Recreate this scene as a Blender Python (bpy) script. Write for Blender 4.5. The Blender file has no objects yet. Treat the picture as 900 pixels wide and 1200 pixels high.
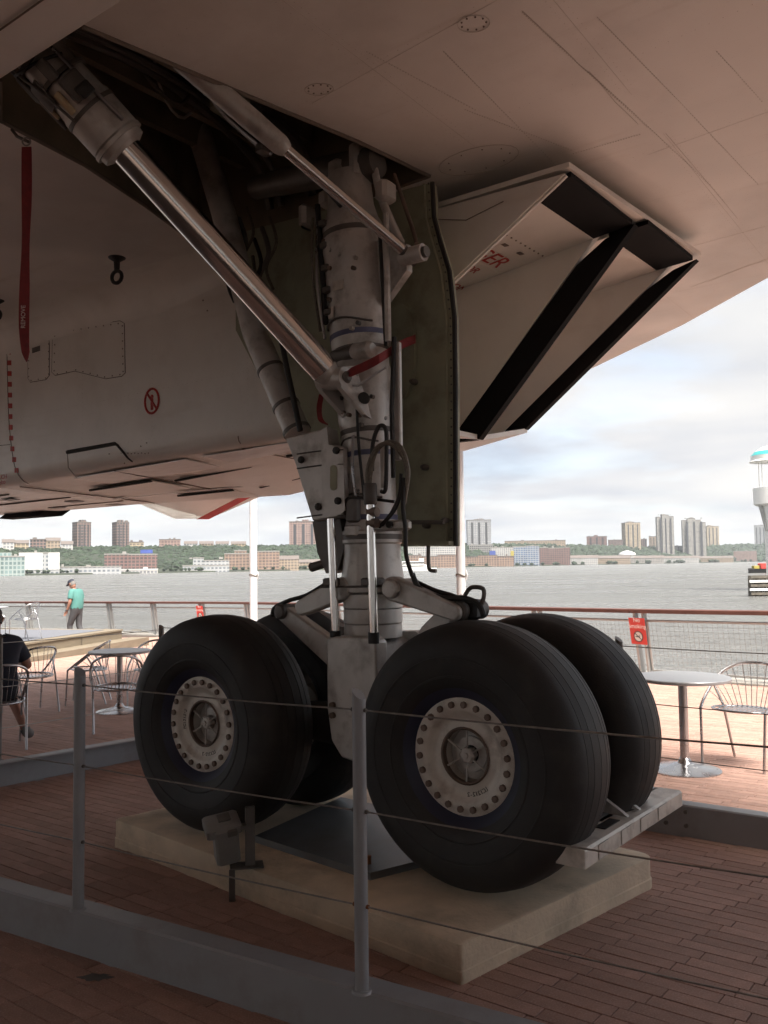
import bpy, bmesh, math, random
from mathutils import Vector, Matrix, noise
from mathutils.geometry import delaunay_2d_cdt
R = math.radians
random.seed(7)
S = bpy.context.scene
col = S.collection

# ------------------------------------------------------------------ camera
PITCH, ROLL, EYE = R(3.42), R(0.75), 1.61
cam = bpy.data.cameras.new('camera')
cam_o = bpy.data.objects.new('camera', cam); col.objects.link(cam_o)
cam.sensor_fit = 'VERTICAL'; cam.sensor_height = 36.0; cam.lens = 36.0 * 1037 / 1200
cam.clip_start = 0.05; cam.clip_end = 60000
_fw = Vector((0, math.cos(PITCH), math.sin(PITCH)))
_up0 = Vector((0, -math.sin(PITCH), math.cos(PITCH)))
_rt = Vector((1, 0, 0)) * math.cos(ROLL) - _up0 * math.sin(ROLL)
_up = _up0 * math.cos(ROLL) + Vector((1, 0, 0)) * math.sin(ROLL)
_m = Matrix((_rt, _up, -_fw)).transposed().to_4x4(); _m.translation = Vector((0, 0, EYE))
cam_o.matrix_world = _m
S.camera = cam_o

# ------------------------------------------------------------------ sky, sun, exposure
SUN_EL, SUN_AZ = R(58), R(150)          # high, behind thin cloud, over the right shoulder
W = bpy.data.worlds.new('World'); S.world = W; W.use_nodes = True
nt = W.node_tree; nt.nodes.clear()
def N(t, **k):
    n = nt.nodes.new(t)
    for a, b in k.items(): setattr(n, a, b)
    return n
L_ = lambda a, b: nt.links.new(a, b)
out = N('ShaderNodeOutputWorld'); bg = N('ShaderNodeBackground'); bg.inputs[1].default_value = 0.05
sky = N('ShaderNodeTexSky', sky_type='NISHITA', sun_disc=False)
sky.sun_elevation = SUN_EL; sky.sun_rotation = SUN_AZ; sky.air_density = 1.0; sky.dust_density = 2.2; sky.ozone_density = 1.0
tc = N('ShaderNodeTexCoord'); sep = N('ShaderNodeSeparateXYZ'); L_(tc.outputs['Generated'], sep.inputs[0])
def M(op, a, b=None, clamp=False):
    n = N('ShaderNodeMath', operation=op, use_clamp=clamp)
    for i, v in enumerate((a, b)):
        if v is None: continue
        if isinstance(v, (int, float)): n.inputs[i].default_value = v
        else: L_(v, n.inputs[i])
    return n.outputs[0]
zz = M('ADD', M('MAXIMUM', sep.outputs[2], 0.0), 0.11)
cmb = N('ShaderNodeCombineXYZ'); L_(M('DIVIDE', sep.outputs[0], zz), cmb.inputs[0]); L_(M('DIVIDE', sep.outputs[1], zz), cmb.inputs[1])
n1 = N('ShaderNodeTexNoise'); n1.inputs['Scale'].default_value = 0.85; n1.inputs['Detail'].default_value = 9; n1.inputs['Roughness'].default_value = 0.58
n2 = N('ShaderNodeTexNoise'); n2.inputs['Scale'].default_value = 0.5; n2.inputs['Detail'].default_value = 6; n2.inputs['Distortion'].default_value = 0.4
mp = N('ShaderNodeMapping'); mp.inputs['Location'].default_value = (3.1, 7.7, 0)
L_(cmb.outputs[0], n1.inputs['Vector']); L_(cmb.outputs[0], mp.inputs[0]); L_(mp.outputs[0], n2.inputs['Vector'])
r1 = N('ShaderNodeValToRGB'); r1.color_ramp.elements[0].position = 0.30; r1.color_ramp.elements[1].position = 0.52
r1.color_ramp.elements[0].color = (0.68, 0.68, 0.68, 1); r1.color_ramp.elements[1].color = (1, 1, 1, 1)
L_(n1.outputs[0], r1.inputs[0])
r2 = N('ShaderNodeValToRGB'); r2.color_ramp.elements[0].position = 0.34; r2.color_ramp.elements[1].position = 0.62
r2.color_ramp.elements[0].color = (1.2, 1.3, 1.52, 1); r2.color_ramp.elements[1].color = (2.2, 2.15, 2.08, 1)
L_(n2.outputs[0], r2.inputs[0])
mix = N('ShaderNodeMix', data_type='RGBA'); L_(r1.outputs[0], mix.inputs[0]); L_(sky.outputs[0], mix.inputs[6]); L_(r2.outputs[0], mix.inputs[7])
L_(mix.outputs[2], bg.inputs[0]); L_(bg.outputs[0], out.inputs[0])

sun = bpy.data.lights.new('sun', 'SUN'); sun.energy = 1.45; sun.angle = R(32); sun.color = (1.0, 0.93, 0.84)
sun_o = bpy.data.objects.new('sun', sun); col.objects.link(sun_o)
_sd = Vector((math.sin(SUN_AZ) * math.cos(SUN_EL), math.cos(SUN_AZ) * math.cos(SUN_EL), math.sin(SUN_EL)))
sun_o.rotation_euler = _sd.to_track_quat('Z', 'Y').to_euler()
S.view_settings.view_transform = 'Standard'; S.view_settings.look = 'None'
S.view_settings.exposure = 3.2; S.view_settings.gamma = 1.0; S.view_settings.use_curve_mapping = False
S.render.engine = 'CYCLES'
S.cycles.use_denoising = True
S.cycles.max_bounces = 7; S.cycles.diffuse_bounces = 4; S.cycles.glossy_bounces = 3; S.cycles.use_adaptive_sampling = True; S.cycles.adaptive_threshold = .05; S.cycles.transmission_bounces = 4
S.cycles.sample_clamp_indirect = 6.0; S.cycles.caustics_reflective = False; S.cycles.caustics_refractive = False

# ------------------------------------------------------------------ survey helpers (photo sight lines met with known planes)
ANG = math.atan2(-.607, .795)
FH = Vector((math.cos(ANG), math.sin(ANG), 0)); OH = Vector((-math.sin(ANG), math.cos(ANG), 0)); GP = Vector((-.09, 4.81, 0))
EYEV = Vector((0, 0, EYE))
def ray(x, y): return _fw + _rt * ((x - 450) / 1037) - _up * ((y - 600) / 1037)
def atY(x, y, Y): d = ray(x, y); return EYEV + d * (Y / d.y)
def atZ(x, y, Z): d = ray(x, y); return EYEV + d * ((Z - EYE) / d.z)
def gz(Y): return 0.0 if Y < 5 else -0.022 * (Y - 5)      # the deck drains away gently
def gnd(x, y):
    p = atZ(x, y, 0)
    if p.y > 5 or p.y < 0:
        d = ray(x, y); p = EYEV + d * (1.5 / (-d.z - .022 * d.y))
    return p
def loc(p): r = p - GP; return Vector((r.dot(FH), r.dot(OH), p.z))     # aircraft frame: forward, outboard, up
def wld(f, o, z): return GP + FH * f + OH * o + Vector((0, 0, z))
def onO(x, y, o): d = ray(x, y); return loc(EYEV + d * ((wld(0, o, 0) - EYEV).dot(OH) / d.dot(OH)))
def onF(x, y, f): d = ray(x, y); return loc(EYEV + d * ((wld(f, 0, 0) - EYEV).dot(FH) / d.dot(FH)))
def onZ(x, y, z): return loc(atZ(x, y, z))

# ------------------------------------------------------------------ materials
def mat(name, c, rough=0.6, metal=0.0, var=0.12, scale=6.0, bump=0.0, bscale=60.0, spec=0.5, stain=None, stain_scale=1.5, stain_amt=0.5, rnd=0.0, stretch=None, blotch=0):
    m = bpy.data.materials.new(name); m.use_nodes = True
    t = m.node_tree; b = t.nodes['Principled BSDF']
    nn = lambda ty: t.nodes.new(ty); ln = t.links.new
    b.inputs['Roughness'].default_value = rough; b.inputs['Metallic'].default_value = metal; b.inputs['Specular IOR Level'].default_value = spec
    tcx = nn('ShaderNodeTexCoord'); src = tcx.outputs['Object']
    if stretch:
        mpn = nn('ShaderNodeMapping'); mpn.inputs['Scale'].default_value = stretch; ln(src, mpn.inputs[0]); src = mpn.outputs[0]
    nz = nn('ShaderNodeTexNoise'); nz.inputs['Scale'].default_value = scale; nz.inputs['Detail'].default_value = 6; ln(src, nz.inputs['Vector'])
    rp = nn('ShaderNodeValToRGB'); e = rp.color_ramp.elements
    e[0].position, e[1].position = 0.3, 0.7
    e[0].color = (*[v * (1 - var) for v in c], 1); e[1].color = (*[min(1, v * (1 + var)) for v in c], 1)
    ln(nz.outputs[0], rp.inputs[0]); colr = rp.outputs[0]
    if stain:
        n2 = nn('ShaderNodeTexNoise'); n2.inputs['Scale'].default_value = stain_scale; n2.inputs['Detail'].default_value = 8; n2.inputs['Roughness'].default_value = .65
        ln(src, n2.inputs['Vector'])
        r2 = nn('ShaderNodeValToRGB'); r2.color_ramp.elements[0].position = .5; r2.color_ramp.elements[1].position = .72
        r2.color_ramp.elements[0].color = (0, 0, 0, 1); r2.color_ramp.elements[1].color = (stain_amt,) * 3 + (1,)
        ln(n2.outputs[0], r2.inputs[0])
        mx = nn('ShaderNodeMix'); mx.data_type = 'RGBA'; ln(r2.outputs[0], mx.inputs[0]); ln(colr, mx.inputs[6]); mx.inputs[7].default_value = (*stain, 1)
        colr = mx.outputs[2]
    if blotch:
        n3 = nn('ShaderNodeTexNoise'); n3.inputs['Scale'].default_value = .42; n3.inputs['Detail'].default_value = 5; n3.inputs['Roughness'].default_value = .45; ln(tcx.outputs['Object'], n3.inputs['Vector'])
        r3 = nn('ShaderNodeValToRGB'); r3.color_ramp.elements[0].position = .47; r3.color_ramp.elements[1].position = .55
        r3.color_ramp.elements[0].color = (1, 1, 1, 1); r3.color_ramp.elements[1].color = (1 - blotch,) * 3 + (1,); ln(n3.outputs[0], r3.inputs[0])
        mb_ = nn('ShaderNodeMix'); mb_.data_type = 'RGBA'; mb_.blend_type = 'MULTIPLY'; mb_.inputs[0].default_value = 1; ln(colr, mb_.inputs[6]); ln(r3.outputs[0], mb_.inputs[7]); colr = mb_.outputs[2]
        n4 = nn('ShaderNodeTexNoise'); n4.inputs['Scale'].default_value = 1; n4.inputs['Detail'].default_value = 7; mp4 = nn('ShaderNodeMapping'); mp4.inputs['Scale'].default_value = (.8, 9, 6); ln(tcx.outputs['Object'], mp4.inputs[0]); ln(mp4.outputs[0], n4.inputs['Vector'])
        r4 = nn('ShaderNodeValToRGB'); r4.color_ramp.elements[0].position = .6; r4.color_ramp.elements[1].position = .85; r4.color_ramp.elements[0].color = (1, 1, 1, 1); r4.color_ramp.elements[1].color = (.86, .83, .80, 1); ln(n4.outputs[0], r4.inputs[0])
        mb2 = nn('ShaderNodeMix'); mb2.data_type = 'RGBA'; mb2.blend_type = 'MULTIPLY'; mb2.inputs[0].default_value = 1; ln(colr, mb2.inputs[6]); ln(r4.outputs[0], mb2.inputs[7]); colr = mb2.outputs[2]
    if rnd:
        gi = nn('ShaderNodeNewGeometry'); oi = nn('ShaderNodeObjectInfo')
        ad = nn('ShaderNodeMath'); ad.operation = 'ADD'; ln(gi.outputs['Random Per Island'], ad.inputs[0]); ln(oi.outputs['Random'], ad.inputs[1])
        fr = nn('ShaderNodeMath'); fr.operation = 'FRACT'; ln(ad.outputs[0], fr.inputs[0])
        mr = nn('ShaderNodeMapRange'); mr.inputs[3].default_value = 1 - rnd; mr.inputs[4].default_value = 1 + rnd; ln(fr.outputs[0], mr.inputs[0])
        vm = nn('ShaderNodeVectorMath'); vm.operation = 'SCALE'; ln(colr, vm.inputs[0]); ln(mr.outputs[0], vm.inputs['Scale']); colr = vm.outputs[0]
    ln(colr, b.inputs['Base Color'])
    rr = nn('ShaderNodeMapRange'); rr.inputs[3].default_value = max(.03, rough * .82); rr.inputs[4].default_value = min(1, rough * 1.18); ln(nz.outputs[0], rr.inputs[0]); ln(rr.outputs[0], b.inputs['Roughness'])
    if bump:
        nb = nn('ShaderNodeTexNoise'); nb.inputs['Scale'].default_value = bscale; nb.inputs['Detail'].default_value = 5; ln(src, nb.inputs['Vector'])
        bm_ = nn('ShaderNodeBump'); bm_.inputs['Strength'].default_value = bump; bm_.inputs['Distance'].default_value = 0.01; ln(nb.outputs[0], bm_.inputs['Height']); ln(bm_.outputs[0], b.inputs['Normal'])
    return m
MT = {}
MT['skin_white'] = mat('airframe_white', (.86, .835, .80), .38, var=.05, scale=1.3, stain=(.55, .50, .45), stain_scale=.9, stain_amt=.35, blotch=.16)
MT['nacelle'] = mat('nacelle_white', (.86, .84, .79), .4, var=.05, scale=2, stain=(.55, .5, .43), stain_scale=1.6, stain_amt=.3, blotch=.07)
MT['skin_dull'] = mat('airframe_soiled', (.62, .585, .54), .5, var=.06, scale=3)
MT['bare_metal'] = mat('bare_metal', (.55, .53, .51), .42, .75, var=.12, scale=5, stain=(.25, .22, .2), stain_scale=3, stain_amt=.5, stretch=(.6, 2, 2))
MT['seam'] = mat('seam_sealant', (.20, .165, .14), .8)
MT['seam_faint'] = mat('seam_faint', (.62, .58, .535), .6)
MT['door_gap'] = mat('door_gap', (.03, .028, .026), .8)
MT['black_lip'] = mat('black_erosion_paint', (.012, .012, .013), .8, spec=.15, var=.2, scale=9, bump=.1)
MT['gear'] = mat('gear_grey', (.56, .54, .51), .42, .25, var=.12, scale=8, stain=(.17, .14, .11), stain_scale=6, stain_amt=.75)
MT['gear_dark'] = mat('gear_dark', (.13, .12, .11), .5, .2, var=.2, scale=10)
MT['black_rubber'] = mat('black_rubber', (.02, .019, .018), .6)
MT['hose'] = mat('braided_hose', (.17, .15, .12), .55, .3, var=.3, scale=90)
MT['chrome'] = mat('polished_chrome', (.82, .79, .76), .13, 1.0, var=.04, scale=3)
MT['primer'] = mat('green_primer', (.34, .35, .25), .6, var=.12, scale=5, stain=(.12, .11, .07), stain_scale=4, stain_amt=.6)
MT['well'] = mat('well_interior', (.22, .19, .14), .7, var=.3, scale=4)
MT['tyre'] = mat('tyre_rubber', (.021, .0205, .02), .66, var=.18, scale=7, bump=.12, bscale=140, stain=(.06, .054, .048), stain_scale=5, stain_amt=.5)
MT['rim'] = mat('rim_paint', (.62, .58, .52), .5, .15, var=.1, scale=9, stain=(.2, .15, .12), stain_scale=7, stain_amt=.7)
MT['rim_blue'] = mat('rim_blue', (.02, .024, .05), .5)
MT['bolt'] = mat('bolt_bronze', (.17, .125, .10), .5, .5, var=.3)
MT['blue_tape'] = mat('blue_tape', (.12, .13, .22), .5)
MT['red_cloth'] = mat('red_webbing', (.24, .03, .032), .7, var=.2, scale=30, bump=.2, bscale=200)
MT['red_paint'] = mat('red_paint', (.50, .05, .04), .5)
MT['yellow_tag'] = mat('cream_tag', (.62, .52, .34), .6)
MT['concrete'] = mat('concrete', (.66, .54, .40), .85, var=.14, scale=5, bump=.4, bscale=55, stain=(.22, .19, .14), stain_scale=2.2, stain_amt=.65)
MT['plate'] = mat('steel_plate', (.15, .155, .16), .5, .5, var=.14, scale=6, stain=(.12, .1, .08), stain_scale=4)
MT['beam'] = mat('grey_enamel', (.30, .31, .325), .5, .1, var=.06, scale=3, stain=(.18, .15, .13), stain_scale=3, stain_amt=.5)
MT['cable'] = mat('steel_cable', (.34, .33, .31), .45, .8, var=.2, scale=40)
MT['rust'] = mat('rust', (.20, .075, .025), .9)
MT['paver'] = mat('brown_paver', (.355, .215, .17), .82, var=.12, scale=14, bump=.5, bscale=170, rnd=.14, stain=(.55, .40, .34), stain_scale=120, stain_amt=.75)
MT['joint'] = mat('paver_joint', (.07, .045, .035), .95, bump=.3)
MT['alu'] = mat('aluminium', (.46, .46, .47), .28, 1.0, var=.08, scale=8)
MT['table_top'] = mat('table_top', (.36, .37, .385), .4, .3, var=.05, scale=6)
MT['wood_cap'] = mat('rail_hardwood', (.115, .05, .04), .45, var=.25, scale=4, stretch=(1, 1, 8))
MT['rail_steel'] = mat('rail_steel', (.44, .44, .43), .5, .4, var=.1)
MT['wire'] = mat('mesh_wire', (.42, .42, .41), .5, .7)
MT['white_pole'] = mat('white_pole_paint', (.66, .67, .68), .4, var=.05, stain=(.5, .45, .4), stain_scale=5, stain_amt=.4)
MT['sign_red'] = mat('sign_red', (.62, .055, .045), .45, var=.04)
MT['white'] = mat('white_paint', (.78, .77, .74), .5, var=.05)
MT['black'] = mat('black_paint', (.02, .02, .02), .5)
MT['ply'] = mat('tan_plywood', (.19, .155, .11), .75, var=.12, scale=3, stretch=(1, 1, 5))
MT['grey_deck'] = mat('grey_stage_carpet', (.13, .135, .155), .9, var=.08, scale=6)
MT['timber'] = mat('weathered_timber', (.12, .105, .085), .85, var=.3, scale=3, bump=.3, bscale=20, stain=(.05, .055, .045), stain_scale=1.2)
MT['pier'] = mat('pier_concrete', (.33, .31, .28), .9, var=.15)
MT['lamp'] = mat('lamp_grey', (.26, .26, .25), .5, .2, var=.1, scale=12)
MT['glass_dark'] = mat('lamp_glass', (.05, .05, .055), .1)
MT['skin'] = mat('skin', (.33, .165, .115), .55, var=.08, scale=20)
MT['shirt_teal'] = mat('teal_cotton', (.075, .21, .19), .85, var=.06, scale=12, bump=.3, bscale=9)
MT['trouser'] = mat('charcoal_cotton', (.06, .06, .065), .85, var=.15, scale=12, bump=.3, bscale=9)
MT['navy'] = mat('navy_cotton', (.022, .026, .042), .85, var=.15, scale=14, bump=.4, bscale=12)
MT['denim'] = mat('dark_shorts', (.03, .033, .045), .85, var=.15)
MT['hair'] = mat('dark_hair', (.03, .02, .015), .7)
MT['hair_grey'] = mat('grey_hair', (.16, .15, .14), .8)
MT['shoe'] = mat('grey_shoe', (.12, .12, .12), .7)
MT['shoe_white'] = mat('white_shoe', (.7, .7, .68), .6)
MT['khaki'] = mat('khaki_cotton', (.25, .21, .14), .85)

# ------------------------------------------------------------------ mesh builder
def smooth_path(pts, n=6):
    pts = [Vector(p) for p in pts]
    if len(pts) < 3: return pts
    o = []
    for i in range(len(pts) - 1):
        p0, p1, p2, p3 = pts[max(i - 1, 0)], pts[i], pts[i + 1], pts[min(i + 2, len(pts) - 1)]
        for k in range(n):
            t = k / n
            o.append(.5 * ((2 * p1) + (p2 - p0) * t + (2 * p0 - 5 * p1 + 4 * p2 - p3) * t * t + (3 * p1 - p0 - 3 * p2 + p3) * t ** 3))
    o.append(pts[-1]); return o
class MB:
    def __init__(s): s.v = []; s.f = []; s.sm = []
    def add(s, vs, fs, smooth=False):
        b = len(s.v); s.v += [Vector(v) for v in vs]; s.f += [[b + i for i in q] for q in fs]; s.sm += [smooth] * len(fs); return s
    def box(s, c, d, rz=0, tilt=None):
        m = Matrix.Rotation(rz, 3, 'Z')
        if tilt: m = m @ tilt
        vs = [Vector(c) + m @ Vector((x * d[0] / 2, y * d[1] / 2, z * d[2] / 2)) for x in (-1, 1) for y in (-1, 1) for z in (-1, 1)]
        return s.add(vs, [(0, 1, 3, 2), (4, 6, 7, 5), (0, 4, 5, 1), (2, 3, 7, 6), (0, 2, 6, 4), (1, 5, 7, 3)])
    def cbox(s, c, d, ch=.01, rz=0, tilt=None):      # box with chamfered edges on all sides (loft of octagons)
        m = Matrix.Rotation(rz, 3, 'Z')
        if tilt: m = m @ tilt
        x, y, z = d[0] / 2, d[1] / 2, d[2] / 2; ch = min(ch, x * .9, y * .9, z * .9)
        def ring(x, y, zz): return [(x - ch, -y, zz), (x, -y + ch, zz), (x, y - ch, zz), (x - ch, y, zz), (-x + ch, y, zz), (-x, y - ch, zz), (-x, -y + ch, zz), (-x + ch, -y, zz)]
        rings = [ring(x - ch, y - ch, -z), ring(x, y, -z + ch), ring(x, y, z - ch), ring(x - ch, y - ch, z)]
        vs = [Vector(c) + m @ Vector(p) for r in rings for p in r]
        fs = [[j * 8 + i, j * 8 + (i + 1) % 8, j * 8 + 8 + (i + 1) % 8, j * 8 + 8 + i] for j in range(3) for i in range(8)]
        fs += [list(range(7, -1, -1)), list(range(24, 32))]
        return s.add(vs, fs)
    def tube(s, pts, r, n=10, closed=False, caps=True, smooth=True, sub=0):
        if sub and not closed: pts = smooth_path(pts, sub)
        pts = [Vector(p) for p in pts]; k = len(pts)
        rr = r if isinstance(r, (list, tuple)) else [r] * k
        vs = []; T = None; u = None
        for i, p in enumerate(pts):
            a = pts[(i - 1) % k] if closed or i else p; b = pts[(i + 1) % k] if closed or i < k - 1 else p
            t = (b - a).normalized()
            if u is None: u = t.orthogonal().normalized()
            else:
                q = T.rotation_difference(t); u = (q @ u); u = (u - t * u.dot(t)).normalized()
            T = t; w = t.cross(u)
            vs += [p + (u * math.cos(2 * math.pi * j / n) + w * math.sin(2 * math.pi * j / n)) * rr[i] for j in range(n)]
        fs = []
        for i in range(k if closed else k - 1):
            i2 = (i + 1) % k
            fs += [(i * n + j, i * n + (j + 1) % n, i2 * n + (j + 1) % n, i2 * n + j) for j in range(n)]
        s.add(vs, fs, smooth)
        if caps and not closed:
            b = len(s.v) - len(vs)
            s.f += [[b + j for j in range(n - 1, -1, -1)], [b + (k - 1) * n + j for j in range(n)]]; s.sm += [False, False]
        return s
    def lathe(s, prof, c=(0, 0, 0), axis='Z', n=32, smooth=True, close=False, caps=True):      # prof: (radius, height)
        c = Vector(c); vs = []
        for r, h in prof:
            for j in range(n):
                a = 2 * math.pi * j / n; x, y = r * math.cos(a), r * math.sin(a)
                vs.append(c + (Vector((x, y, h)) if axis == 'Z' else Vector((x, h, y)) if axis == 'Y' else Vector((h, x, y))))
        k = len(prof); fs = []
        for i in range(k if close else k - 1):
            i2 = (i + 1) % k
            fs += [(i * n + j, i * n + (j + 1) % n, i2 * n + (j + 1) % n, i2 * n + j) for j in range(n)]
        s.add(vs, fs, smooth)
        if not close and caps:
            b = len(s.v) - len(vs)
            for q, rev in ((0, True), (k - 1, False)):
                if prof[q][0] > 1e-4:
                    f = [b + q * n + j for j in range(n)]; s.f.append(f[::-1] if rev else f); s.sm.append(False)
        return s
    def prism(s, poly, d):      # polygon (3D points) pushed along vector d
        d = Vector(d); n = len(poly); p = [Vector(q) for q in poly]
        return s.add(p + [q + d for q in p], [list(range(n - 1, -1, -1)), list(range(n, 2 * n))] + [(i, (i + 1) % n, n + (i + 1) % n, n + i) for i in range(n)])
    def loft(s, rings, closed=True, caps=True, smooth=False):
        n = len(rings[0]); vs = [p for r in rings for p in r]; fs = []
        for i in range(len(rings) - 1):
            for j in range(n if closed else n - 1):
                fs.append((i * n + j, i * n + (j + 1) % n, (i + 1) * n + (j + 1) % n, (i + 1) * n + j))
        s.add(vs, fs, smooth)
        if caps:
            b = len(s.v) - len(vs); s.f += [[b + j for j in range(n - 1, -1, -1)], [b + (len(rings) - 1) * n + j for j in range(n)]]; s.sm += [False] * 2
        return s
    def mesh(s, name, m=None):
        me = bpy.data.meshes.new(name); me.from_pydata([tuple(v) for v in s.v], [], s.f)
        me.polygons.foreach_set('use_smooth', s.sm)
        b = bmesh.new(); b.from_mesh(me); bmesh.ops.recalc_face_normals(b, faces=b.faces); b.to_mesh(me); b.free()
        if m: me.materials.append(MT[m] if isinstance(m, str) else m)
        me.set_sharp_from_angle(angle=R(36)); me.update(); return me
    def build(s, name, m, parent=None, **k): return link(name, s.mesh(name, m), parent, **k)
def link(name, data, parent=None, loc_=None, rz=None):
    o = bpy.data.objects.new(name, data); col.objects.link(o); o.parent = parent
    if loc_ is not None: o.location = loc_
    if rz is not None: o.rotation_euler = (0, 0, rz)
    return o
def empty(name, loc_=(0, 0, 0), rz=0, parent=None):
    o = link(name, None, parent, loc_, rz); o.empty_display_size = .2; return o
def tag(o, label=None, cat=None, group=None, kind=None):
    for k, v in (('label', label), ('category', cat), ('group', group), ('kind', kind)):
        if v: o[k] = v
    return o
def copy_tree(o, parent=None):
    c = o.copy(); col.objects.link(c); c.parent = parent
    for ch in list(o.children): copy_tree(ch, c)
    return c
def text(name, body, size, m, parent, matrix, ext=.0008):
    cu = bpy.data.curves.new(name, 'FONT'); cu.body = body; cu.size = size; cu.extrude = ext; cu.align_x = 'CENTER'; cu.align_y = 'CENTER'
    cu.resolution_u = 3; tmp = bpy.data.objects.new('tmp', cu); col.objects.link(tmp); bpy.context.view_layer.update()
    me = bpy.data.meshes.new_from_object(tmp); bpy.data.objects.remove(tmp); bpy.data.curves.remove(cu)
    me.materials.clear(); me.materials.append(MT[m]); o = link(name, me, parent); o.matrix_local = matrix; return o
def basis(x, y, z, p):
    m = Matrix((Vector(x), Vector(y), Vector(z))).transposed().to_4x4(); m.translation = Vector(p); return m

# ================================================================== THE SETTING
def proj(p):
    v = Vector(p) - EYEV; z = v.dot(_fw)
    return (450 + 1037 * v.dot(_rt) / z, 600 - 1037 * v.dot(_up) / z) if z > .05 else (-9999, 9999)
RAIL = smooth_path([(40, -4, 0), (22, 3.5, 0), (10.2, 9.2, 0), (5.36, 12.8, 0), (2.18, 16.9, 0), (-3.35, 24.6, 0), (-7.2, 28, 0), (-14.5, 33, 0), (-26, 39, 0)], 8)
def inside_rail(x, y, off=0.25):
    best = None
    for a, b in zip(RAIL, RAIL[1:]):
        d = b - a; t = max(0, min(1, ((x - a.x) * d.x + (y - a.y) * d.y) / (d.x * d.x + d.y * d.y)))
        q = a + d * t; dd = math.hypot(x - q.x, y - q.y)
        if best is None or dd < best[0]: best = (dd, d.x * (y - a.y) - d.y * (x - a.x))
    return best[1] > 0 and best[0] > off if True else False
# river
wm = bpy.data.materials.new('river_water'); wm.use_nodes = True
t = wm.node_tree; b = t.nodes['Principled BSDF']; b.inputs['Base Color'].default_value = (.205, .207, .20, 1); b.inputs['Roughness'].default_value = .10; b.inputs['IOR'].default_value = 1.33
tcx = t.nodes.new('ShaderNodeTexCoord'); mpn = t.nodes.new('ShaderNodeMapping'); mpn.inputs['Scale'].default_value = (.32, .55, 1); mpn.inputs['Rotation'].default_value = (0, 0, R(14))
t.links.new(tcx.outputs['Object'], mpn.inputs[0])
na = t.nodes.new('ShaderNodeTexNoise'); na.inputs['Scale'].default_value = 1.3; na.inputs['Detail'].default_value = 6; na.inputs['Roughness'].default_value = .62
nb = t.nodes.new('ShaderNodeTexNoise'); nb.inputs['Scale'].default_value = .16; nb.inputs['Detail'].default_value = 4
ad = t.nodes.new('ShaderNodeMath'); ad.operation = 'MULTIPLY_ADD'; ad.inputs[1].default_value = 2.2
t.links.new(mpn.outputs[0], na.inputs['Vector']); t.links.new(mpn.outputs[0], nb.inputs['Vector']); t.links.new(nb.outputs[0], ad.inputs[0]); t.links.new(na.outputs[0], ad.inputs[2])
mg = t.nodes.new('ShaderNodeMapping'); mg.inputs['Scale'].default_value = (.018, .085, 1); mg.inputs['Rotation'].default_value = (0, 0, R(8)); t.links.new(tcx.outputs['Object'], mg.inputs[0])
ng = t.nodes.new('ShaderNodeTexNoise'); ng.inputs['Scale'].default_value = 1.0; ng.inputs['Detail'].default_value = 9; ng.inputs['Roughness'].default_value = .72; t.links.new(mg.outputs[0], ng.inputs['Vector'])
gr = t.nodes.new('ShaderNodeMapRange'); gr.inputs[1].default_value = .32; gr.inputs[2].default_value = .68; gr.inputs[3].default_value = .10; gr.inputs[4].default_value = .5; t.links.new(ng.outputs[0], gr.inputs[0]); t.links.new(gr.outputs[0], b.inputs['Roughness'])
ad2 = t.nodes.new('ShaderNodeMath'); ad2.operation = 'MULTIPLY_ADD'; ad2.inputs[1].default_value = 6.0; t.links.new(ng.outputs[0], ad2.inputs[0]); t.links.new(ad.outputs[0], ad2.inputs[2])
bp = t.nodes.new('ShaderNodeBump'); bp.inputs['Strength'].default_value = 1.0; bp.inputs['Distance'].default_value = 1.6
t.links.new(ad2.outputs[0], bp.inputs['Height']); t.links.new(bp.outputs[0], b.inputs['Normal'])
WZ = -3.2
ri = MB().add([(-9000, -2500, WZ), (9000, -2500, WZ), (9000, 9000, WZ), (-9000, 9000, WZ)], [(0, 1, 2, 3)]).build('river', wm)
tag(ri, 'wide grey river with choppy ripples beyond the railing', 'river', kind='structure')

# pier deck: base sheet bounded by the railing line, pavers laid on it
edge = [Vector((p.x, p.y, 0)) for p in RAIL]
offs = []
for i, p in enumerate(edge):
    a = edge[max(i - 1, 0)]; c = edge[min(i + 1, len(edge) - 1)]; d = (c - a).normalized(); offs.append(p + Vector((d.y, -d.x, 0)) * .32)
outer = offs + [Vector((-40, 38, 0)), Vector((-40, -22, 0)), Vector((40, -22, 0))]
pts2 = [(p.x, p.y) for p in outer]; ne = len(pts2)
grid = [(x, y) for x in range(-39, 21, 3) for y in (-20, -12, -5, 0, 5)]
res = delaunay_2d_cdt([Vector(q) for q in pts2 + [(-40, 5), (19.0, 5)]], [(i, (i + 1) % ne) for i in range(ne)] + [(ne, ne + 1)], [], 1, 1e-4)
DZ = -.014
db = MB().add([(v.x, v.y, gz(v.y) + DZ) for v in res[0]], res[2])
wall = MB()
for a, c in zip(offs, offs[1:]):
    wall.add([(a.x, a.y, gz(a.y) + DZ), (c.x, c.y, gz(c.y) + DZ), (c.x, c.y, WZ - 1), (a.x, a.y, WZ - 1)], [(0, 1, 2, 3)])
deck = db.build('deck', 'joint'); tag(deck, 'brown plank paved pier deck under and around the aircraft', 'deck', kind='structure')
pw = wall.build('pier_edge', 'pier', deck)
PL, PW_, GAP = .30, .080, .003
def paver_verts(cx, cy, dz=0, tx=0, ty=0, jl=0):
    vs = []
    for ch, z in ((0, -.013), (0, -.003), (.0022, 0)):
        for sx, sy in ((-1, -1), (1, -1), (1, 1), (-1, 1)):
            vs.append((sx * ((PL - GAP) / 2 - ch), sy * ((PW_ - GAP) / 2 - ch), z))
    return vs
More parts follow.
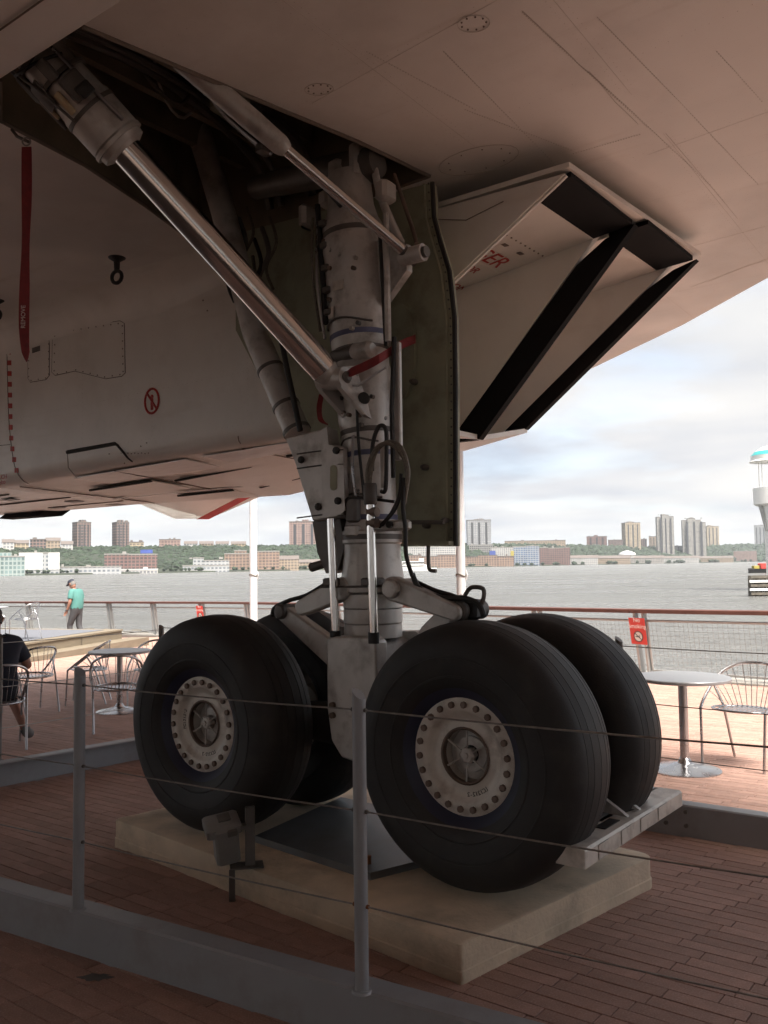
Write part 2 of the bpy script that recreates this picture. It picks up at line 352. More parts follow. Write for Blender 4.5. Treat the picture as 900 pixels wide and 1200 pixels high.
PF = [(4, 5, 9, 8), (5, 6, 10, 9), (6, 7, 11, 10), (7, 4, 8, 11), (8, 9, 10, 11), (0, 1, 5, 4), (1, 2, 6, 5), (2, 3, 7, 6), (3, 0, 4, 7)]
slab_pts = [Vector((.273, 3.487, 0)), Vector((1.33, 4.50, 0)), Vector((-.55, 6.27, 0)), Vector((-1.60, 5.26, 0))]
def in_slab(x, y, m=.22):
    for a, c in zip(slab_pts, slab_pts[1:] + slab_pts[:1]):
        d = (c - a).normalized()
        if d.x * (y - a.y) - d.y * (x - a.x) < m: return False
    return True
cands = []
for j in range(-80, 420):
    for i in range(-150, 90):
        f = (i + .5) * PL + (j * .032 + (.15 if (j // 5) % 2 else 0)) % PL; o = (j + .5) * PW_ - 5.2
        p = wld(f, o, 0)
        if p.y < .8 or p.y > 27 or abs(p.x) > .48 * p.y + 2.2 or p.x < -22: continue
        if not inside_rail(p.x, p.y, .2): continue
        if in_slab(p.x, p.y): continue
        cands.append((p.x, p.y))
def area(c):
    q = proj((c[0], c[1], gz(c[1])))
    if not (-10 < q[0] < 905 and 0 < q[1] < 1212): return 0
    d = math.hypot(c[0], c[1]); return 1 / (d * d)
cands.sort(key=area, reverse=True)
sh = MB().add(paver_verts(0, 0), PF).mesh('paver', 'paver')
for x, y in cands[:290]:
    o = link('paver', sh, deck, (x, y, gz(y) + random.uniform(-.0012, .0012)))
    o.rotation_euler = (R(-1.26) if y > 5 else random.uniform(-.003, .003), random.uniform(-.003, .003), ANG)
rest = MB(); pv = paver_verts(0, 0)
for x, y in cands[290:]:
    jz = random.uniform(-.0012, .0012)
    vs = []
    for v in pv:
        wx, wy = x + FH.x * v[0] + OH.x * v[1], y + FH.y * v[0] + OH.y * v[1]
        vs.append((wx, wy, gz(wy) + v[2] + jz))
    rest.add(vs, PF)
tag(rest.build('paving', 'paver', deck), kind='stuff')

# far bank: ground rising to the palisade
def bankY(px_):
    t = (px_ - 450) / 1037; s = (690 * t + 300) / (1340 - 1710 * t); return 690 + 1710 * s
def crest_y(px_):
    K = [(-200, 646), (0, 645), (150, 643), (300, 642), (450, 641), (600, 640), (700, 642), (800, 645), (860, 641), (1000, 640)]
    for (a, ya), (c, yc) in zip(K, K[1:]):
        if px_ <= c: return ya + (yc - ya) * max(0, (px_ - a) / (c - a))
    return 640
MT['bank'] = mat('far_bank', (.03, .038, .024), .95, var=.3, scale=.05)
rows = []
for k in range(-120, 960, 12):
    Y = bankY(k); sc = Y / 1000
    cz = atY(k, crest_y(k), Y + 230 * sc).z
    rows.append([Vector((atY(k, 660, Y).x, Y, WZ - 1)), Vector((atY(k, 660, Y + 2).x, Y + 2, WZ + 1.2)), Vector((atY(k, 660, Y + 90 * sc).x, Y + 90 * sc, WZ + 3)),
                 Vector((atY(k, 650, Y + 150 * sc).x, Y + 150 * sc, WZ + 3 + (cz - WZ) * .45)), Vector((atY(k, 650, Y + 230 * sc).x, Y + 230 * sc, cz)), Vector((atY(k, 640, Y + 900 * sc).x, Y + 900 * sc, cz + 1))])
hb = MB(); hb.loft(rows, closed=False, caps=False, smooth=True)
tag(hb.build('hills', 'bank'), 'long wooded bluff along the far river bank', 'hill', kind='structure')
# wooded slope: a far-off mass of crowns
def fol(name, c, v=.45):
    m = mat(name, c, .9, var=v, scale=.12, rnd=.4); return m
MT['forest'] = fol('far_foliage', (.022, .036, .02))
IC = bmesh.new(); bmesh.ops.create_icosphere(IC, subdivisions=1, radius=1); icv = [v.co.copy() for v in IC.verts]; icf = [[v.index for v in f.verts] for f in IC.faces]; IC.free()
fb = MB()
def crown(b, c, r, squash=.8):
    b.add([c + Vector((v.x * r * random.uniform(.75, 1.25), v.y * r * random.uniform(.75, 1.25), v.z * r * squash * random.uniform(.7, 1.3))) for v in icv], icf)
def bank_pt(k, u):     # u: 0 shore .. 1 crest
    Y = bankY(k); sc = Y / 1000; d = 90 + u * 150; cz = atY(k, crest_y(k), Y + 230 * sc).z
    z = WZ + 3 + max(0, min(1, u)) ** 1.0 * (cz - WZ - 3)
    return Vector((atY(k, 650, Y + d * sc).x, Y + d * sc, z)), sc
for i in range(8500):
    k = random.uniform(-90, 940); u = random.random() ** .8 * 1.08
    p, sc = bank_pt(k, u); r = random.uniform(2.2, 4.6) * sc
    crown(fb, p + Vector((0, 0, r * .4)), r)
for i in range(700):         # street trees at the water's edge and on the crest
    k = random.uniform(-60, 930); Y = bankY(k); sc = Y / 1000
    if random.random() < .35:
        r = random.uniform(1.6, 2.8) * sc; fbp = Vector((atY(k, 660, Y + 14).x, Y + random.uniform(4, 14), WZ + 2.4 + r * .4))
    else:
        p, _ = bank_pt(k, 1.25); r = random.uniform(2.2, 4.2) * sc; fbp = p + Vector((0, 0, r * .5))
    crown(fb, fbp, r)
tag(fb.build('forest', 'forest'), 'dark green woods covering the far bluff', 'woods', kind='stuff')

# ---- far buildings, each a thing of its own
def facade(name, wallc, winc, fw=3.2, fh=3.1, mort=.17, rough=.7):
    m = bpy.data.materials.new(name); m.use_nodes = True; t = m.node_tree; b = t.nodes['Principled BSDF']; b.inputs['Roughness'].default_value = rough
    tc_ = t.nodes.new('ShaderNodeTexCoord'); sp = t.nodes.new('ShaderNodeSeparateXYZ'); t.links.new(tc_.outputs['Object'], sp.inputs[0])
    ad = t.nodes.new('ShaderNodeMath'); t.links.new(sp.outputs[0], ad.inputs[0]); t.links.new(sp.outputs[1], ad.inputs[1])
    cb = t.nodes.new('ShaderNodeCombineXYZ'); t.links.new(ad.outputs[0], cb.inputs[0]); t.links.new(sp.outputs[2], cb.inputs[1])
    br = t.nodes.new('ShaderNodeTexBrick'); br.offset = 0; br.inputs['Scale'].default_value = 1; br.inputs['Brick Width'].default_value = fw; br.inputs['Row Height'].default_value = fh; br.inputs['Mortar Size'].default_value = fh * mort
    br.inputs['Color1'].default_value = (*[v * .5 for v in winc], 1); br.inputs['Color2'].default_value = (*[v * .8 for v in winc], 1); br.inputs['Mortar'].default_value = (*[v * .62 for v in wallc], 1); br.inputs['Mortar Smooth'].default_value = .1
    t.links.new(cb.outputs[0], br.inputs['Vector'])
    nz = t.nodes.new('ShaderNodeTexNoise'); nz.inputs['Scale'].default_value = .09; nz.inputs['Detail'].default_value = 5; t.links.new(tc_.outputs['Object'], nz.inputs['Vector'])
    mr = t.nodes.new('ShaderNodeMapRange'); mr.inputs[3].default_value = .78; mr.inputs[4].default_value = 1.2; t.links.new(nz.outputs[0], mr.inputs[0])
    vm = t.nodes.new('ShaderNodeVectorMath'); vm.operation = 'SCALE'; t.links.new(br.outputs[0], vm.inputs[0]); t.links.new(mr.outputs[0], vm.inputs['Scale']); t.links.new(vm.outputs[0], b.inputs['Base Color'])
    return m
D_ = (.06, .065, .075)
FC = {'brown': facade('brown_brick', (.30, .205, .175), D_), 'pink': facade('pink_brick', (.42, .29, .25), (.20, .14, .13), 3.6), 'cream': facade('cream_stone', (.58, .47, .33), (.20, .17, .13), 4.2),
      'grey': facade('grey_concrete', (.40, .385, .37), D_, 3.4), 'pale': facade('pale_concrete', (.52, .49, .455), (.16, .155, .15), 3.0), 'orange': facade('orange_brick', (.43, .29, .22), (.16, .12, .10), 3.6),
      'teal': facade('teal_glass', (.45, .52, .50), (.20, .29, .29), 3.0, 3.4, .16, .3), 'white': facade('white_render', (.68, .66, .63), (.25, .26, .28), 3.2), 'blue': facade('blue_glass', (.50, .52, .55), (.08, .15, .28), 4.0, 3.2, .18, .3),
      'red': facade('red_brick', (.30, .17, .15), (.10, .08, .08), 3.6), 'silver': facade('silver_panel', (.55, .56, .57), (.20, .23, .26), 3.8, 3.4, .25, .4), 'slate': facade('slate_tower', (.30, .31, .33), (.52, .52, .52), 3.2, 3.0, .3), 'tan': facade('tan_brick', (.50, .39, .29), (.18, .15, .12), 3.4)}
MT['roof_dark'] = mat('dark_roof', (.13, .11, .10), .9, scale=.2); MT['roof_pale'] = mat('pale_roof', (.25, .24, .225), .9, scale=.2); MT['sheet'] = mat('white_sheeting', (.5, .5, .5), .7, scale=.1)
MT['blue_wrap'] = mat('blue_wrap', (.04, .07, .28), .6, scale=.2); MT['yellow_wall'] = mat('yellow_wall', (.35, .29, .06), .7, scale=.2)
def bld(name, x0, x1, yt, yb, back, m, label, roof='roof_dark', depth=16, yaw=0, slabs=None, pent=True, cat='building', pitched=False, drop=14):
    k = (x0 + x1) / 2; Y = bankY(k) + back * bankY(k) / 1000; c = atY(k, yb, Y); w = (x1 - x0) / 1037 * Y; h = (yb - yt) / 1037 * Y
    e = empty(name, (c.x, c.y, c.z), yaw + math.atan2(-c.x, c.y)); tag(e, label, cat)
    for (u0, u1, hh, dd) in (slabs or [(0, 1, 1, 0)]):
        mb = MB(); bw = (u1 - u0) * w; H_ = hh * h
        mb.box(((u0 + u1 - 1) / 2 * w, dd * depth, (H_ - drop) / 2), (bw, depth, H_ + drop)).build('wall', FC[m], e)
        if pitched:
            x_ = bw / 2 + .4; cx = (u0 + u1 - 1) / 2 * w; dy = depth / 2 + .4
            MB().prism([(cx - x_, -dy + dd * depth, H_ + .02), (cx - x_, dy + dd * depth, H_ + .02), (cx - x_, dd * depth, H_ + depth * .22)], (2 * x_, 0, 0)).build('roof', roof, e)
        else:
            MB().box(((u0 + u1 - 1) / 2 * w, dd * depth, H_ + .5), (bw + .6, depth + .6, 1.0)).build('roof', roof, e)
    if roof == 'roof_dark' and not pitched and h > 18:
        for q in (-.3, 0, .3): MB().box((q * w, -depth / 2 - .15 - (.12 * depth if slabs else 0), h * .47), (w * .09, .3, h * .9)).build('window_bay', 'glass_dark', e)
    for q in range(random.randint(1, 3)):
        if not pitched: MB().box((random.uniform(-.4, .4) * w, random.uniform(-.2, .2) * depth, h + 1.6), (random.uniform(1.5, 4), 3, random.uniform(1.2, 3))).build('roof_unit', roof, e)
    if pent:
        MB().box((random.uniform(-.15, .15) * w, 0, h + 2.2), (min(w * .35, 9), depth * .5, 2.6)).build('penthouse', FC[m], e)
    return e
bld('glass_building', -14, 27, 653, 678, 6, 'teal', 'pale green glass office block at the water on the left edge', 'roof_pale')
e = bld('sheeted_building', 24, 68, 649, 674, 30, 'silver', 'half built block wrapped in white sheeting on the far bank', 'roof_pale', pent=False)
for a, c in ((-.5, .08), (.22, .5)):
    w = 44 / 1037 * bankY(46) * 1.03; MB().box(((a + c) / 2 * w, -8.3, 11.5), ((c - a) * w, .3, 14)).build('sheeting', 'sheet', e)
bld('hill_house', 3, 16, 636, 643, 240, 'white', 'pale low house on the bluff, first from the left edge', pitched=True, pent=False)
bld('hill_house', 17, 33, 637, 644, 245, 'cream', 'cream low house on the bluff above the white sheeting', pitched=True, pent=False)
bld('hill_house', 36, 53, 633, 643, 250, 'brown', 'brown flat roofed house on the bluff before the first brown tower', pent=False)
bld('hill_house', 54, 70, 634, 645, 240, 'tan', 'tan gabled house on the bluff left of the first brown tower', pitched=True, pent=False)
bld('hill_house', 72, 85, 638, 645, 236, 'white', 'small white gabled house at the foot of the first brown tower', pitched=True, pent=False)
bld('tower_block', 87.5, 103.5, 613, 641, 300, 'brown', 'slender brown tower block on the bluff, nearer the left edge', depth=18, yaw=.3)
bld('tower_block', 134, 148.5, 613, 641, 300, 'brown', 'slender brown tower block standing alone above the red scaffolded block', depth=18, yaw=.3)
bld('hill_house', 152, 168, 636, 643, 260, 'cream', 'cream low house just past the second brown tower', pent=False)
bld('waterfront_terrace', 64, 140, 665, 676, 16, 'silver', 'long low grey terrace at the water with regular windows', 'roof_pale', pent=False)
e = bld('scaffolded_block', 124, 183, 650, 668, 60, 'red', 'red and grey apartment block under construction with blue wrap on top', 'roof_pale', slabs=[(0, .45, 1, 0), (.45, 1, .97, .02)], pent=False)
MB().box((14, 0, 17.2), (11, 12, 3.4)).build('blue_wrap', 'blue_wrap', e)
bld('ferry_shed', 140, 184, 668, 676.5, 8, 'white', 'low white ferry shed with marquees on the far quay', 'sheet', pent=False, depth=8)
bld('brick_block', 187, 211, 633, 643, 270, 'pink', 'red brick apartment block on the bluff above the woods', pent=False)
for i, (a, c, m, l) in enumerate([(216, 231, 'white', 'white'), (234, 250, 'tan', 'tan'), (253, 268, 'white', 'pale'), (271, 288, 'cream', 'cream')]):
    bld('hill_house', a, c, 637.5, 643, 250 + i * 6, m, f'{l} gabled house on the bluff, {["first", "second", "third", "last"][i]} of four past the brick block', pitched=True, pent=False)
bld('office_block', 215, 268, 656, 672, 20, 'silver', 'pale grey stepped office block by the water below the woods', 'roof_pale', slabs=[(0, 1, .55, 0), (.22, .45, 1.1, .1), (.45, 1, .9, .05)], pent=False)
bld('apartment_block', 264, 327, 647, 670, 40, 'orange', 'orange and cream apartment block beside the nearer white pole', 'roof_pale', slabs=[(0, .5, .9, 0), (.18, .4, 1.05, .02), (.5, 1, 1, .08)], pent=False)
bld('gabled_terrace', 302, 350, 656, 668, 26, 'tan', 'tan gabled waterfront terrace left of the landing gear strut', pitched=True, pent=False, depth=20)
bld('gabled_terrace', 350, 400, 659, 668, 20, 'tan', 'lower tan gabled terrace half hidden by the landing gear', pitched=True, pent=False, depth=16)
bld('tower_block', 340, 373, 612, 645, 290, 'pink', 'broad pink brick tower seen beside the landing gear strut', depth=20, yaw=-.1)
bld('waterfront_apartments', 476, 536, 651, 665, 16, 'orange', 'orange brick waterfront apartments left of the second white pole', slabs=[(0, .3, 1, 0), (.3, .62, .9, .05), (.62, 1, 1, 0)], pent=False)
bld('waterfront_apartments', 538, 602, 652, 665, 16, 'orange', 'orange brick waterfront apartments right of the second white pole', slabs=[(0, .35, .95, 0), (.35, .7, 1.05, .05), (.7, 1, .95, 0)], pent=False)
bld('low_block', 478, 540, 641, 649, 120, 'white', 'pale low block on the slope behind the orange apartments', 'roof_pale', pent=False)
bld('tower_block', 547.5, 575, 610, 640, 210, 'slate', 'wide blue grey tower block right of the second white pole', depth=20, yaw=.1)
bld('low_block', 550, 578, 639, 646, 180, 'grey', 'grey podium block at the foot of the blue grey tower', 'roof_pale', pent=False)
e = bld('blue_yellow_block', 576, 602, 642, 660, 50, 'white', 'white apartment block with blue and yellow ends by the water', 'roof_pale', pent=False)
MB().box((-15, -8.5, 13), (9, .6, 12)).build('blue_wrap', 'blue_wrap', e); MB().box((15, -8.5, 14), (5, .6, 9)).build('yellow_panel', 'yellow_wall', e)
bld('glass_block', 601, 632, 641, 663, 30, 'blue', 'blue glass apartment block with white piers on the far bank', 'roof_pale', slabs=[(0, .5, 1, 0), (.5, 1, 1.03, .06)], pent=False)
bld('mixed_block', 632, 668, 642, 661, 30, 'red', 'red and grey apartment block right of the blue glass block', 'roof_pale', slabs=[(0, .3, 1, 0), (.3, .8, .96, .05), (.8, 1, 1, 0)], pent=False)
bld('crest_terrace', 592, 662, 634, 642, 300, 'tan', 'long low tan terrace along the top of the bluff', pent=False)
bld('dark_red_block', 688, 711, 629, 641, 290, 'red', 'dark red brick block on the bluff left of the cream tower', pent=True)
bld('low_block', 713, 730, 633, 641, 280, 'brown', 'low brown block between the dark red block and the cream tower', pent=False)
bld('tower_block', 731, 749, 613, 642, 240, 'cream', 'cream tower block with a small rooftop turret', depth=26, yaw=.35)
bld('low_block', 750, 758, 632, 642, 250, 'brown', 'small brown block touching the right side of the cream tower', pent=False)
bld('low_block', 761, 772, 629, 643, 260, 'tan', 'tan low block at the left foot of the tallest grey tower', pent=False)
bld('tower_block', 770.5, 789.5, 604, 650, 170, 'pale', 'tallest pale grey tower on the far bank', depth=24, yaw=.15, slabs=[(0, .35, .95, 0), (.3, .7, 1, -.12), (.66, 1, .96, .05)])
bld('low_block', 787, 803, 640, 649, 200, 'grey', 'low grey link block between the two pale grey towers', pent=False)
bld('tower_block', 801, 827, 608, 656, 130, 'pale', 'broad stepped pale grey tower, right of the tallest one', depth=26, yaw=.1, slabs=[(0, .3, .96, .1), (.22, .55, 1, -.12), (.5, .8, .96, 0), (.76, 1, .9, .12)])
bld('tower_block', 826, 841, 617, 640, 300, 'cream', 'tan and dark tower peeping out behind the broad grey tower', depth=26, yaw=.5)
bld('tower_block', 885, 898, 616, 643, 300, 'slate', 'dark grey tower close to the right edge of the view', depth=24)
bld('pink_block', 861, 886, 646, 656, 60, 'pink', 'pink and cream block on the bank near the right edge', 'roof_pale', pent=False)
for i, (a, c, m, l) in enumerate([(662, 700, 'white', 'white'), (701, 738, 'tan', 'tan'), (739, 777, 'pale', 'grey'), (778, 818, 'white', 'pale'), (819, 858, 'tan', 'dull tan')]):
    bld('waterfront_terrace', a, c, 654, 660.5 - i * .7, 18, m, f'{l} gabled waterfront terrace, number {["one", "two", "three", "four", "five"][i]} rightwards from the red and grey block', pitched=True, pent=False, depth=22)
c = atY(735, 650, bankY(735) + 120); tent = empty('tent_pavilion', c); tag(tent, 'white domed tent among the trees on the far slope', 'tent')
MB().lathe([(17, 0), (15.5, 3), (9, 6.2), (3, 8), (.3, 8.4)], n=24).build('canopy', 'sheet', tent); MB().lathe([(16, -9), (16, .02)], n=24).build('wall', 'roof_pale', tent)

# unseen wall added behind the viewpoint to block light, pale so some bounces
blocker = MB(); blocker.box((-4, -17, 4.2), (70, 6, 8.4)); blocker.box((-4, -13.8, 8.0), (72, 1.2, .4))
MT['light_blocker'] = mat('blocker_pale', (.55, .55, .54), .7, scale=1)
tag(blocker.build('light_blocker', 'light_blocker'), 'added pale wall behind the viewpoint, unseen, blocking light from behind', 'building', kind='structure')

# ================================================================== THE AIRCRAFT (local frame: x forward, y outboard, z up)
AC = empty('airliner', GP, ANG)
tag(AC, 'white delta winged airliner seen from below beside its main landing gear', 'airliner')
CL = -3.86
def zw(f, o):
    z = 3.88 - .012 * max(0, abs(o - CL) - 4.4)
    if f < -4.5: z -= .0045 * (-4.5 - f) ** 2 * 6
    return z
LE = [(30, -2.9), (24, -2.6), (17, -2.0), (11, -.9), (6.6, .35), (3.6, 1.75), (1.24, 3.58), (.25, 4.5), (-1.4, 5.81), (-3.13, 7.5), (-4.4, 8.7), (-6.4, 9.0)]
side = LE + [(-9.0, 9.0)]
outline = side + [(f, 2 * CL - o) for f, o in reversed(side)]
wz = lambda x, y: tuple(onZ(x, y, 3.88)[:2])
well = [wz(0, 92), wz(97, 30), wz(300, 115), wz(420, 165), (.16, .42), (-.95, .44), (-1.78, .30), wz(240, 292), wz(170, 240), wz(100, 193), wz(0, 140)]
P2 = [Vector(q) for q in outline]; n0 = len(P2); P2 += [Vector(q) for q in well]; nw = len(well)
g0 = len(P2)
def inpoly(x, y, poly):
    c = False; j = len(poly) - 1
    for i in range(len(poly)):
        if (poly[i][1] > y) != (poly[j][1] > y) and x < (poly[j][0] - poly[i][0]) * (y - poly[i][1]) / (poly[j][1] - poly[i][1]) + poly[i][0]: c = not c
        j = i
    return c
for f in [v * .75 - 8.6 for v in range(48)]:
    for o in [CL + v * .8 for v in range(-15, 16)]:
        if inpoly(f, o, outline) and not inpoly(f, o, well) and min((Vector((f, o)) - q).length for q in P2[:g0]) > .3: P2.append(Vector((f, o)))
res = delaunay_2d_cdt(P2, [(i, (i + 1) % n0) for i in range(n0)] + [(n0 + i, n0 + (i + 1) % nw) for i in range(nw)], [], 1, 1e-5)
tri = [t_ for t_ in res[2] if not inpoly(sum(res[0][i].x for i in t_) / 3, sum(res[0][i].y for i in t_) / 3, well)]
rim_ids = set(i for i, v in enumerate(res[0]) if min((v - q).length for q in P2[:n0]) < 1e-3)
wb = MB().add([(v.x, v.y, zw(v.x, v.y)) for v in res[0]], tri, True)
wing = wb.build('wing', 'skin_white', AC)
top_v = [(v.x, v.y, zw(v.x, v.y) + (.05 if i in rim_ids else .85)) for i, v in enumerate(res[0])]
MB().add(top_v, res[2], True).build('wing_top', 'skin_white', AC)
eb = MB()
for i in range(n0):
    a, c = outline[i], outline[(i + 1) % n0]
    eb.add([(*a, zw(*a)), (*c, zw(*c)), (*c, zw(*c) + .05), (*a, zw(*a) + .05)], [(0, 1, 2, 3)])
eb.build('wing_edge', 'skin_white', AC)
# fuselage
fr = []
for f in [v * 2 - 12 for v in range(28)]:
    r = 1.44 * min(1, max(.05, (44 - f) / 14)) * min(1, .45 + (f + 13) / 14)
    fr.append([(f, CL + r * math.cos(a) * 1.0, 4.95 + max(0, -f - 2) * .06 + r * 1.12 * math.sin(a)) for a in [2 * math.pi * q / 24 for q in range(24)]])
MB().loft(fr, smooth=True).build('fuselage', 'skin_white', AC)
# wheel bay
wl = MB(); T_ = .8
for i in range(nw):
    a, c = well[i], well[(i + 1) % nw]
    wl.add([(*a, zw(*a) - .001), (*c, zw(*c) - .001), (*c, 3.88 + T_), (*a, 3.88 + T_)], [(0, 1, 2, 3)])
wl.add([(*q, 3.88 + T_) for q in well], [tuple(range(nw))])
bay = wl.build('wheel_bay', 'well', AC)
for k in range(5):
    f = -1.35 + k * .3; MB().box((f, -.55, 4.50), (.05, 1.9, .32)).build('rib', 'well', bay)
for k, (f, r) in enumerate(((-1.0, .03), (-.9, .02), (-.62, .035), (-.2, .02))):
    MB().tube([(f, -1.6, 4.35), (f + .05, -.7, 4.4 - .04 * k), (f - .1, .2, 4.3), (f - .12, .4, 4.0)], r, 8, sub=5).build('pipe', 'gear_dark', bay)
lipb = MB()
for i in range(nw):
    a, c = Vector((*well[i], zw(*well[i]) - .004)), Vector((*well[(i + 1) % nw], zw(*well[(i + 1) % nw]) - .004))
    if i in (0,): continue
    lipb.tube([a, c], .012, 6)
for k in range(6):
    o_ = -1.5 + k * .34; MB().box((-.65, o_, 4.60), (1.5, .035, .14)).build('stringer', 'well', bay)
for k, (o_, z_, w_) in enumerate(((-1.2, 4.3, .2), (-.9, 4.42, .16), (-.45, 4.25, .22), (-.1, 4.35, .15))):
    MB().cbox((-.35 - .12 * k, o_, z_), (w_, .14, .18), .02).build('equipment_box', 'gear_dark' if k % 2 else 'primer', bay)
for k in range(9):
    o_ = random.uniform(-1.4, .2); f_ = random.uniform(-1.2, -.1)
    MB().tube([(f_, o_, 4.66), (f_ + random.uniform(-.1, .1), o_ + .1, 4.4), (f_ + random.uniform(-.2, .1), o_ + .35, 4.3), (f_, o_ + .5, 4.62)], random.choice((.009, .013, .018)), 8, sub=5).build('pipe', random.choice(('hose', 'gear', 'black_rubber')), bay)
lipb.build('edge_seal', 'seam', bay)
# closed inner gear door, a shallow bulge with a rolled edge
dr = []
for o_, z_ in ((-1.70, 3.87), (-1.735, 3.82), (-1.765, 3.785), (-1.82, 3.77), (-2.15, 3.75), (-2.6, 3.72), (-3.2, 3.70), (-3.86, 3.69)):
    dr.append([(-1.5, o_, z_), (2.0, o_, z_)])
idoor = MB().loft(dr, closed=False, caps=False, smooth=True).build('inner_gear_door', 'skin_white', AC)
MB().tube([(-1.4, -1.98, 3.753), (1.9, -1.98, 3.753)], .004, 5).build('seam', 'seam', idoor)

def plane_pt(x, y): p = onZ(x, y, 3.88); return Vector((p.x, p.y, zw(p.x, p.y) - .003))
def seam(pix, parent, w=.0035, m='seam', fn=plane_pt, name='seam'):
    pts = [fn(*q) for q in pix]; return MB().tube(pts, w, 4).build(name, m, parent)
for pl in ([(612, 12), (635, 33), (675, 70)], [(690, 82), (720, 118), (748, 145)], [(780, 155), (835, 218), (864, 252)], [(830, 325), (870, 308), (898, 300)]):
    seam(pl, wing, .001, 'seam_faint')
# skin joints and rivet rows in the aircraft's own grid
wskin = MB(); wriv = MB(); rng = random.Random(3)
def skin_ok(f, o): return inpoly(f, o, outline) and not inpoly(f, o, well) and not (f < 1.15 and f > -9 and .5 < o < 2.5)
def riv_row(p, q, step=.045):
    p, q = Vector(p), Vector(q); n_ = int((q - p).length / step)
    for k in range(n_):
        c = p.lerp(q, k / n_)
        if skin_ok(c.x, c.y) and rng.random() > .04: wriv.lathe([(.0026, -.0006), (.002, .002)], (c.x, c.y, zw(c.x, c.y)), n=5)
def joint(p, q):
    p, q = Vector(p), Vector(q); n_ = 24; run = []
    for k in range(n_ + 1):
        c = p.lerp(q, k / n_)
        if skin_ok(c.x, c.y): run.append(Vector((c.x, c.y, zw(c.x, c.y) - .0002)))
        else:
            if len(run) > 1: wskin.tube(run, .0011, 4)
            run = []
    if len(run) > 1: wskin.tube(run, .0011, 4)
for f in (.62, 1.5, 2.35, 3.1):
    joint((f, -1.6), (f - .25, 5.5)); riv_row((f - .03, -1.6), (f - .28, 5.5)); riv_row((f + .03, -1.6), (f - .22, 5.5))
for o in (-1.35, -.6, .2, 1.1, 2.62, 3.3):
    riv_row((-.2, o), (4.2, o - .5), .06)
    if o in (-.6, 1.1, 2.62): joint((-.2, o + .03), (4.2, o - .47))
wskin.build('skin_joints', 'seam_faint', wing)['kind'] = 'stuff'; wriv.build('rivet_rows', 'seam_faint', wing)['kind'] = 'stuff'
def oval(cx, cy, rx, ry, rot, fn=plane_pt, n=22):
    return [fn(cx + rx * math.cos(a) * math.cos(rot) - ry * math.sin(a) * math.sin(rot), cy + rx * math.cos(a) * math.sin(rot) + ry * math.sin(a) * math.cos(rot)) for a in [2 * math.pi * k / n for k in range(n)]]
for cx, cy, rx, ry, ro in ((555, 27, 19, 10, -.1), (374, 104, 17, 7, -.05), (561, 187, 48, 15, -.22)):
    MB().tube(oval(cx, cy, rx, ry, ro), .0016, 4, closed=True).build('access_cover', 'seam_faint', wing)
    rv = MB()
    for p in oval(cx, cy, rx * .78, ry * .74, ro, n=9): rv.lathe([(.0045, -.001), (.004, .002)], p, n=6)
    tag(rv.build('screws', 'seam', wing), kind='stuff')
rv = MB()
for i in range(26):
    q = plane_pt(672 + i * 3.1, 179 - i * .9); rv.lathe([(.004, -.001), (.003, .002)], q, n=5)
for i in range(60):
    q = plane_pt(690 + i * 2.4, 84 + i * 2.2); rv.lathe([(.0035, -.001), (.003, .002)], q, n=5)
for (x0, y0, x1, y1, n_) in ((520, 60, 690, 232, 70), (612, 14, 760, 150, 60), (545, 128, 672, 176, 44), (700, 20, 890, 215, 80), (430, 60, 560, 130, 40), (840, 60, 895, 120, 24)):
    for i in range(n_):
        q = plane_pt(x0 + (x1 - x0) * i / n_, y0 + (y1 - y0) * i / n_); rv.lathe([(.003, -.001), (.0025, .002)], q, n=5)
for i in range(40):
    q = plane_pt(810 + i * 2.3, 331 - i * .85); rv.lathe([(.004, -.001), (.003, .002)], q, n=5)
tag(rv.build('rivets', 'seam_faint', wing), kind='stuff')

# outboard elevon with red tip, drooped at the trailing edge
ev = [onF(165, 592, -9.3), onF(205, 608, -9.3), onF(245, 608, -9.3), onF(293, 583, -9.3)]
hl = [(-7.6, 4.4, zw(-7.6, 4.4) - .02), (-7.6, 8.7, zw(-7.6, 8.7) - .02)]
elev = MB().add([hl[0], (-9.3, 5.0, 2.85), tuple(ev[1]), tuple(ev[2]), tuple(ev[3]), hl[1]] + [(-7.6, 4.4, 3.9), (-9.3, 5.0, 2.89)] + [tuple(ev[k] + Vector((0, 0, .04))) for k in (1, 2, 3)] + [(-7.6, 8.7, 3.9)],
    [(0, 1, 2, 3, 4, 5), (6, 7, 8, 9, 10, 11), (0, 1, 7, 6), (1, 2, 8, 7), (2, 3, 9, 8), (3, 4, 10, 9), (4, 5, 11, 10), (5, 0, 6, 11)]).build('elevon', 'skin_white', AC)
MB().prism([onF(x, y, -8.6) for x, y in ((232, 608.5), (245, 608.5), (293.5, 583), (283, 582))], FH * 0 + Vector((-.05, 0, 0))).build('red_tip', 'red_paint', elev)

# ---- engine nacelle
OI, OO = .60, 2.44
SEC = [(-.42, 2.50, 2.60), (-.9, 2.49, 2.53), (-1.8, 2.48, 2.40), (-2.8, 2.46, 2.28), (-5.0, 2.39, 2.31), (-7.0, 2.36, 2.31), (-8.6, 2.36, 2.32), (-9.6, 2.5, 2.46)]
def sec(f, zi, zo):
    r = .13; pts = [(f, OI, 3.95)]
    for k in range(7):
        a = math.pi + k / 6 * math.pi / 2; pts.append((f, OI + r + r * math.cos(a), zi + r + r * math.sin(a)))
    for k in range(7):
        a = 1.5 * math.pi + k / 6 * math.pi / 2; pts.append((f, OO - r + r * math.cos(a), zo + r + r * math.sin(a)))
    pts.append((f, OO, 3.95)); return pts
nac = MB().loft([sec(*s_) for s_ in SEC if s_[0] > -5.05], closed=False, caps=False, smooth=True).build('nacelle', 'nacelle', AC)
